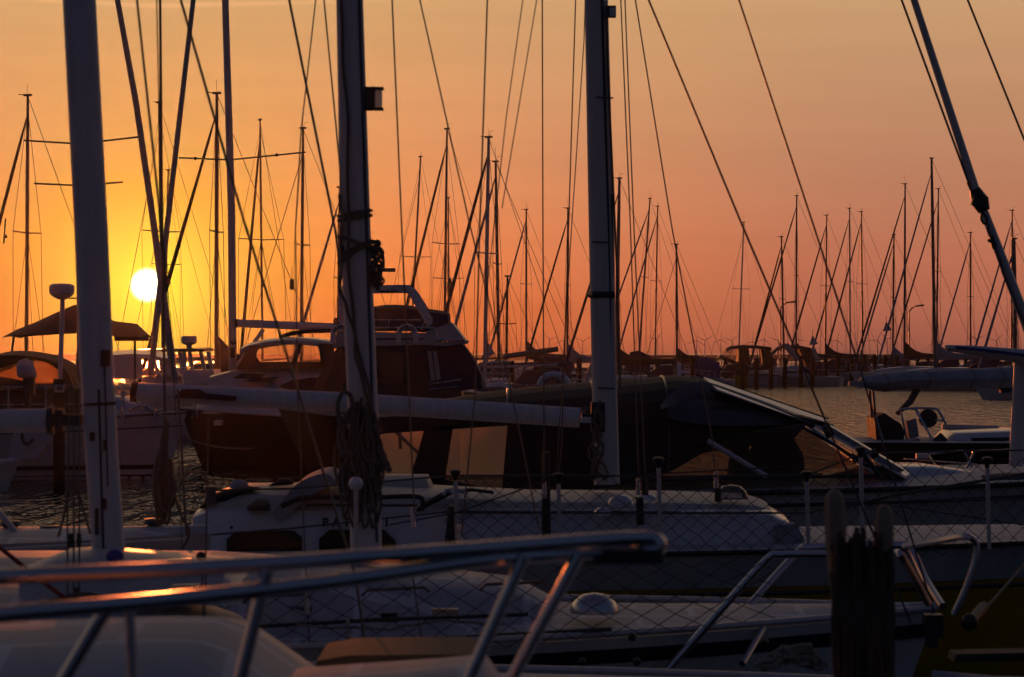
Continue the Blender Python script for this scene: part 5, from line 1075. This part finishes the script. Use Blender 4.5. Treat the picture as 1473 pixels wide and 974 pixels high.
for pts, r in (([(408, -150), (416, 0), (482, 330), (492, 400)], .0085), ([(450, -150), (466, 0), (488, 230), (494, 330)], .0055), ([(463, -100), (454, 0), (433, 190), (425, 330), (428, 560), (446, 950)], .0045), ([(561, -200), (564, 0), (578, 330), (597, 760)], .0055),
               ([(554, -200), (604, 0), (675, 320), (735, 560), (775, 760)], .005), ([(706, -200), (701, 0), (690, 330), (684, 560), (662, 790)], .0055), ([(770, -100), (752, 0), (728, 170), (700, 420)], .0035), ([(800, -150), (772, 0), (722, 300)], .0035)):
    rg.tube([P(a, b, 14.0) for a, b in ext(pts)], r * .85, 5)
rg.build('shroud', 'wire', t)
for a, b in ((593, 745), (660, 770), (500, 905), (440, 868)): MB().tube([P(a, b - 14, 14), P(a + 2, b + 14, 14)], [.010, .013], 8).build('turnbuckle', 'steel', t)
rg = MB(); rg.tube([P(518, -1000, 15), P(933, 0, 15), P(1068, 325, 15), P(1130, 470, 15), P(1310, 895, 15)], .0068, 6); rg.tube([P(735, -1000, 15), P(1063, 0, 15), P(1172, 330, 15), P(1240, 540, 15), P(1345, 885, 15)], .0062, 6); rg.build('forestay', 'wire', t)
# pulpit at the bow
pp = MB(); YA, YB = 14.2, 15.8
pp.tube(cp([(948, 978, YA), (1030, 885, YA), (1102, 806, YA), (1125, 798, YA), (1200, 797, YA), (1282, 795, YA), (1300, 806, YA), (1335, 868, 14.9)], 6), .022, 8)
pp.tube(cp([(1005, 960, 15.2), (1070, 880, 15.4), (1146, 796, YB), (1170, 787, YB), (1290, 784, YB), (1310, 790, YB), (1330, 830, 15.6), (1356, 872, 15.2)], 6), .022, 8)
pp.tube(cp([(1300, 786, 15.4), (1350, 778, 15.2), (1390, 772, 15), (1404, 784, 15), (1402, 810, 15), (1388, 850, 15), (1372, 885, 15)], 6), .020, 8)
pp.tube([P(1104, 893, 14.6), P(1068, 955, 14.2)], .018, 8); pp.build('pulpit', 'steel', t)
bg_ = MB(); bg_.box(P(1342, 900, 14.9), (.10, .12, .13)); bg_.box(P(1340, 918, 14.8), (.06, .08, .10)); bg_.ball(P(1395, 895, 14.9), .05); bg_.tube([P(1395, 895, 14.9), P(1415, 872, 15.2)], .03, 8); bg_.build('bow_roller', 'black_plastic', t)
cln = MB()
for k in range(7):
    rr = random.Random(300 + k); cln.tube(wavy([P(1100 + rr.uniform(-10, 20), 955 + rr.uniform(-8, 8), 13.4), P(1150 + rr.uniform(-20, 20), 930 + rr.uniform(-10, 20), 13.4), P(1180, 960, 13.4)], .03, 24, k), .014, 5)
cln.build('bow_rope', 'rope_pale', t)
bl = MB().tube([P(1408, 885, 15.1), P(1430, 862, 16), P(1480, 805, 18), P(1540, 740, 20)], .010, 5).build('bow_line', 'rope', org=tuple(P(1408, 885, 15.1))); tag(bl, 'dark line running up to the right from the bow fitting before the yellow hull', 'rope')
# low blue-grey gunwale at bottom right
Y9 = 11.0; t = thing('low_dark_boat', 'low dark boat whose grey gunwale shows at the bottom right corner', 'boat', (PX(1480, Y9), Y9, 0))
h = MB(); dk = MB(); p_, s_ = hull(h, dk, PX(2100, Y9), PX(1340, Y9), Y9, 1.5, 1.30, 1.42, N=16, rake=.3); h.build('hull', 'dark_hull', t); dk.build('deck', 'canvas_grey', t)
MB().prism([(1375, 941), (1600, 936), (1600, 950), (1372, 952)], 10.2, 10.35).build('gunwale', 'canvas_black', t)

# ================================================================ left mast boat, centre 12 m
Y = 12.2; YN = 10.8
t = thing('left_mast_boat', 'nearer white sailing boat with the broad blurred mast at left and reflections on its hatch', 'sailing boat', (PX(150, Y), Y, 0))
HK = dict(x0=PX(-1400, Y), x1=PX(1372, Y), yc=11.75, B=2.8, fs=1.20, fb=1.30, rake=.5)
h = MB(); dk = MB(); p_, s_ = hull(h, dk, N=26, **HK); h.build('hull', 'gelcoat', t); dk.build('deck', 'deck', t)
MB().tube([p + Vector((0, 0, .02)) for p in s_[4:]], .018, 6).build('toe_rail', 'alloy', t)
cb = MB(); cabin(cb, [(PX(-600, Y), 1.2, 1.70, .95), (PX(-40, Y), 1.2, 1.70, .9), (PX(60, Y), 1.2, 1.69, .85), (PX(250, Y), 1.2, 1.62, .75), (PX(330, Y), 1.2, 1.54, .65), (PX(420, Y), 1.2, 1.32, .5)], Y, tumble=.82, rnd=.05); cb.build('coachroof', 'deck', t)
wd = MB(); cabin(wd, [(PX(40, 12), 1.7, 1.80, .35), (PX(90, 12), 1.7, 1.86, .4), (PX(130, 12), 1.7, 1.87, .4), (PX(330, 12), 1.68, 1.82, .4), (PX(350, 12), 1.68, 1.74, .35)], 12.1, rnd=.04); wd.build('sliding_hatch', 'gelcoat_old', t)
for a, b, yy in ((242, 274, 809), (246, 286, 846), (119, 132, 819)):
    MB().prism([(a, yy - 4), (b, yy - 5), (b, yy + 4), (a, yy + 4)], 11.55, 11.62).build('hatch_window', 'steel', t)
m = MB(); m.tube([P(160, 842, Y), P(156, 790, Y), P(146, 650, Y), P(138, 500, Y), P(131, 330, Y), P(114, 0, Y), P(80, -700, Y), P(45, -1400, Y)], [.076, .076, .077, .078, .078, .077, .077, .077], 20, sq=.7); m.build('mast', 'alloy_white', t)
m = MB(); m.tube([P(150, 830, Y - .052), P(146, 700, Y - .052), P(142, 560, Y - .054)], .006, 6); m.tube([P(155, 700, Y - .054), P(150, 510, Y - .054)], .004, 6); m.build('sail_track', 'black_plastic', t)
m = MB(); m.box(P(152, 515, Y - .05), (.04, .04, .075)); m.box(P(133, 628, Y - .05), (.022, .03, .04)); m.box(P(151, 640, Y - .055), (.014, .02, .05)); m.box(P(139, 750, Y - .055), (.014, .02, .12)); m.box(P(151, 725, Y - .055), (.014, .02, .05)); m.split('mast_cleat', 'rust', t)
MB().tube([P(120, 582, Y), P(124, 582, Y - .05), P(150, 581, Y - .056), P(166, 580, Y - .03)], .008, 6).build('mast_band', 'rust', t)
MB().ball(P(165, 800, 11.55), .040, (1, .5, .75)).build('blue_block', 'blue_plastic', t)
MB().lathe(P(162, 850, Y), [(.12, -.03), (.12, .02), (.09, .05), (.02, .06)], 16).build('mast_foot', 'black_plastic', t)
MB().tube([P(-260, 609, Y + .1), P(70, 605, Y)], .056, 14, sq=.9).build('boom', 'alloy_white', t)
MB().tube([P(69, 605, Y), P(78, 605, Y)], .066, 12).box(P(98, 604, Y), (.13, .05, .055)).box(P(86, 604, Y), (.035, .07, .10)).build('gooseneck', 'black_plastic', t)
rg = MB()
for pts, r in (([(160, -150), (197, 0), (229, 300), (238, 420)], .0055), ([(215, -150), (260, 0), (352, 322), (428, 560), (512, 830), (525, 930)], .0060), ([(222, -150), (232, 300), (256, 640), (262, 790)], .003), ([(300, 600), (296, 800), (294, 945)], .004), ([(290, 800), (294, 960)], .004), ([(590, 800), (612, 960)], .004)):
    rg.tube([P(a, b, 11) for a, b in ext(pts)], r, 5)
rg.build('shroud', 'wire', t)
MB().ball(P(289, 800, 11), .02).ball(P(296, 965, 11), .018).split('shroud_boot', 'black_plastic', t)
tk = MB()
for x_ in (97, 106, 114): tk.tube([P(x_ + 4 if x_ < 100 else x_, 560, 11.6), P(x_, 700, 11.6), P(x_, 865, 11.6)], .0045, 5)
tk.tube([P(105, 690, 11.6), P(84, 772, 11.6)], .006, 5); tk.tube([P(107, 690, 11.6), P(130, 768, 11.6)], .006, 5); tk.build('tackle_line', 'rope', t)
for x_, y_ in ((102, 777), (114, 777), (110, 855)): MB().lathe(P(x_, y_, 11.6), [(.006, -.02), (.012, -.012), (.014, 0), (.012, .012), (.006, .02)], 10, 'Y').box(P(x_, y_, 11.6), (.018, .018, .06)).build('block', 'black_plastic', t)
MB().tube([P(-20, 772, 10.9), P(50, 828, 10.9), P(120, 880, 10.9)], .010, 6).build('red_line', 'rope_red', t)
MB().tube(cp([(55, 870, 11), (120, 855, 11), (165, 868, 11)]), .012, 6).build('deck_line', 'rope', t)
# far winches on the deck of the yellow boat's quarter
t = thing('grey_side_deck', 'low grey boat deck with winches lying behind the blurred left mast', 'boat', (PX(100, 18), 18, 0))
h = MB(); dk = MB(); p_, s_ = hull(h, dk, PX(-900, 18), PX(300, 18), 18.2, 2.2, 1.50, 1.56, N=16, rake=.3); h.build('hull', 'gelcoat_old', t); dk.build('deck', 'deck', t)
for x_, y_ in ((15, 765), (72, 772), (222, 762)):
    c = P(x_, y_, 18.2); MB().lathe(c, [(.09, -.09), (.085, -.04), (.05, -.02), (.045, .03), (.075, .05), (.07, .075), (.01, .08)], 16).build('winch', 'alloy_dark', t)
MB().box(P(80, 790, 17.9), (.12, .10, .10)).build('cleat', 'black_plastic', t)
MB().tube([P(-20, 715, 18), P(22, 765, 18)], .022, 6).build('tiller_bar', 'alloy', t)
MB().tube([P(-40, 792, 17.2), P(270, 775, 17.2)], .008, 5).build('side_moulding', 'gelcoat', t)

# ================================================================ nearest boat: blurred bow rails over a white coachroof
t = thing('nearest_boat', 'nearest boat, out of focus, with steel bow rails over a smooth white coachroof', 'boat', (PX(300, 6.5), 6.5, 0))
cb = MB(); rings = []
for px, py, z2 in ((-500, 900, 1.8), (-200, 896, 1.8), (0, 893, 1.8), (120, 889, 1.8), (220, 886, 1.8), (290, 887, 1.8), (330, 900, 1.8), (380, 933, 1.8), (430, 966, 1.8), (470, 990, 1.8)):
    za = PZ(py, 7.6); x = PX(px, 7.2); rings.append([Vector((x, 6.2, za - .55)), Vector((x, 6.6, za - .16)), Vector((x, 7.1, za - .03)), Vector((x, 7.6, za)), Vector((x, 8.1, za - .06)), Vector((x, 8.3, za - .5))])
cb.loft(rings); cb.build('coachroof', 'deck', t, ang=60)
dk = MB(); cabin(dk, [(PX(380, 7.4), 1.6, PZ(985, 7.4), .6), (PX(560, 7.4), 1.6, PZ(972, 7.4), .6), (PX(640, 7.4), 1.6, PZ(964, 7.4), .5), (PX(700, 7.4), 1.6, PZ(955, 7.4), .35), (PX(722, 7.4), 1.6, PZ(985, 7.4), .2)], 7.2); dk.build('deck', 'deck', t)
h = MB(); h.box((-.6, 6.9, .8), (4.6, 3.0, 1.9)); h.build('hull', 'gelcoat', t)
MB().prism([(455, 951), (500, 943), (668, 941), (690, 952), (690, 958), (455, 960)], 9.6, 10.2).build('deck_pad', 'tan_pad', t)
rl = MB(); Y1 = 5.0
rl.tube(cp([(-160, 842, 4.4), (0, 830, 4.6), (300, 816, 4.8), (600, 796, 5.0), (800, 781, 5.2), (920, 774, 5.3), (948, 780, 5.3), (944, 794, 5.3)], 6), .0150, 10)
rl.tube(cp([(-160, 900, 4.4), (0, 884, 4.5), (250, 862, 4.7), (500, 834, 4.9), (700, 806, 5.1), (880, 794, 5.3), (940, 792, 5.3)], 6), .0150, 10)
rl.build('bow_rail', 'steel', t)
for a, b, YY in (((155, 872), (78, 1000), 4.7), ((384, 820), (340, 1000), 4.8), ((186, 864), (192, 1000), 4.7), ((754, 800), (655, 1020), 5.1), ((832, 800), (718, 1010), 5.2)):
    MB().tube([P(*a, YY), P(*b, YY)], .0130 if a[0] != 186 else .009, 10).build('rail_leg', 'steel', t)
MB().box(P(895, 800, 5.3), (.16, .06, .028)).build('rail_pad', 'black_plastic', t)

# wooden horns with hanging mooring rope
t = thing('mooring_post', 'two pale rounded wooden boards standing upright at the bottom right', 'mooring post', (PX(1240, 8.6), 8.6, 0))
for cx, top, wb, ang in ((1200, 704, 15, 2), (1272, 726, 14, -1)):
    b_ = MB(); rings = []
    for k, (dy, f_) in enumerate(((0, .12), (2, .45), (6, .75), (12, .92), (22, 1.0), (50, 1.05), (90, 1.0), (130, .8), (170, .55), (220, .45), (320, .45))):
        y_ = top + dy; w_ = wb * f_; x_ = cx + ang * dy / 60; th_ = .010 + .010 * min(1, dy / 20)
        rings.append([P(x_ - w_, y_, 8.6), P(x_ - w_ * .6, y_, 8.6) + Vector((0, -th_, 0)), P(x_ + w_ * .6, y_, 8.6) + Vector((0, -th_, 0)), P(x_ + w_, y_, 8.6), P(x_ + w_ * .6, y_, 8.6) + Vector((0, th_, 0)), P(x_ - w_ * .6, y_, 8.6) + Vector((0, th_, 0))])
    b_.loft(rings); b_.build('board', 'wood_pale', t)
MB().box((PX(1240, 8.65), 8.66, PZ(1100, 8.6) - .6), (.17, .10, 2.2)).build('post', 'pile', t)
rc = MB()
for k in range(30):
    rr = random.Random(500 + k); x_ = 1198 + k * 2.9; top = 765 + 30 * rr.random() ** 2 + (8 if k % 3 else 0) - (6 if 8 < k < 20 else 0)
    rc.tube(wavy([P(x_, top, 8.5 + rr.uniform(-.05, .05)), P(x_ + rr.uniform(-2, 2), 860, 8.5), P(x_ + rr.uniform(2, 14), 1060, 8.5 + rr.uniform(-.03, .03))], .0025, 26, k), .0085, 6)
o = rc.build('mooring_rope', 'rope_dark', org=tuple(P(1240, 760, 8.5))); tag(o, 'thick brown bundle of mooring rope hanging between the two pale boards', 'rope')

# ================================================================ haze
hz = MB().box((0, HAZE_FAR / 2 - 50, (HAZE_TOP - 1) / 2), (1600, HAZE_FAR + 100, HAZE_TOP + 1)).build('haze', 'water', smooth=False)
hm = bpy.data.materials.new('haze'); hm.use_nodes = True; tn = hm.node_tree; tn.nodes.clear()
om = tn.nodes.new('ShaderNodeOutputMaterial'); pv = tn.nodes.new('ShaderNodeVolumePrincipled'); pv.inputs['Density'].default_value = HAZE_D; pv.inputs['Color'].default_value = (0.95, 0.95, 0.95, 1); pv.inputs['Anisotropy'].default_value = HAZE_G
tn.links.new(pv.outputs[0], om.inputs['Volume']); hz.data.materials.clear(); hz.data.materials.append(hm); hz['kind'] = 'stuff'
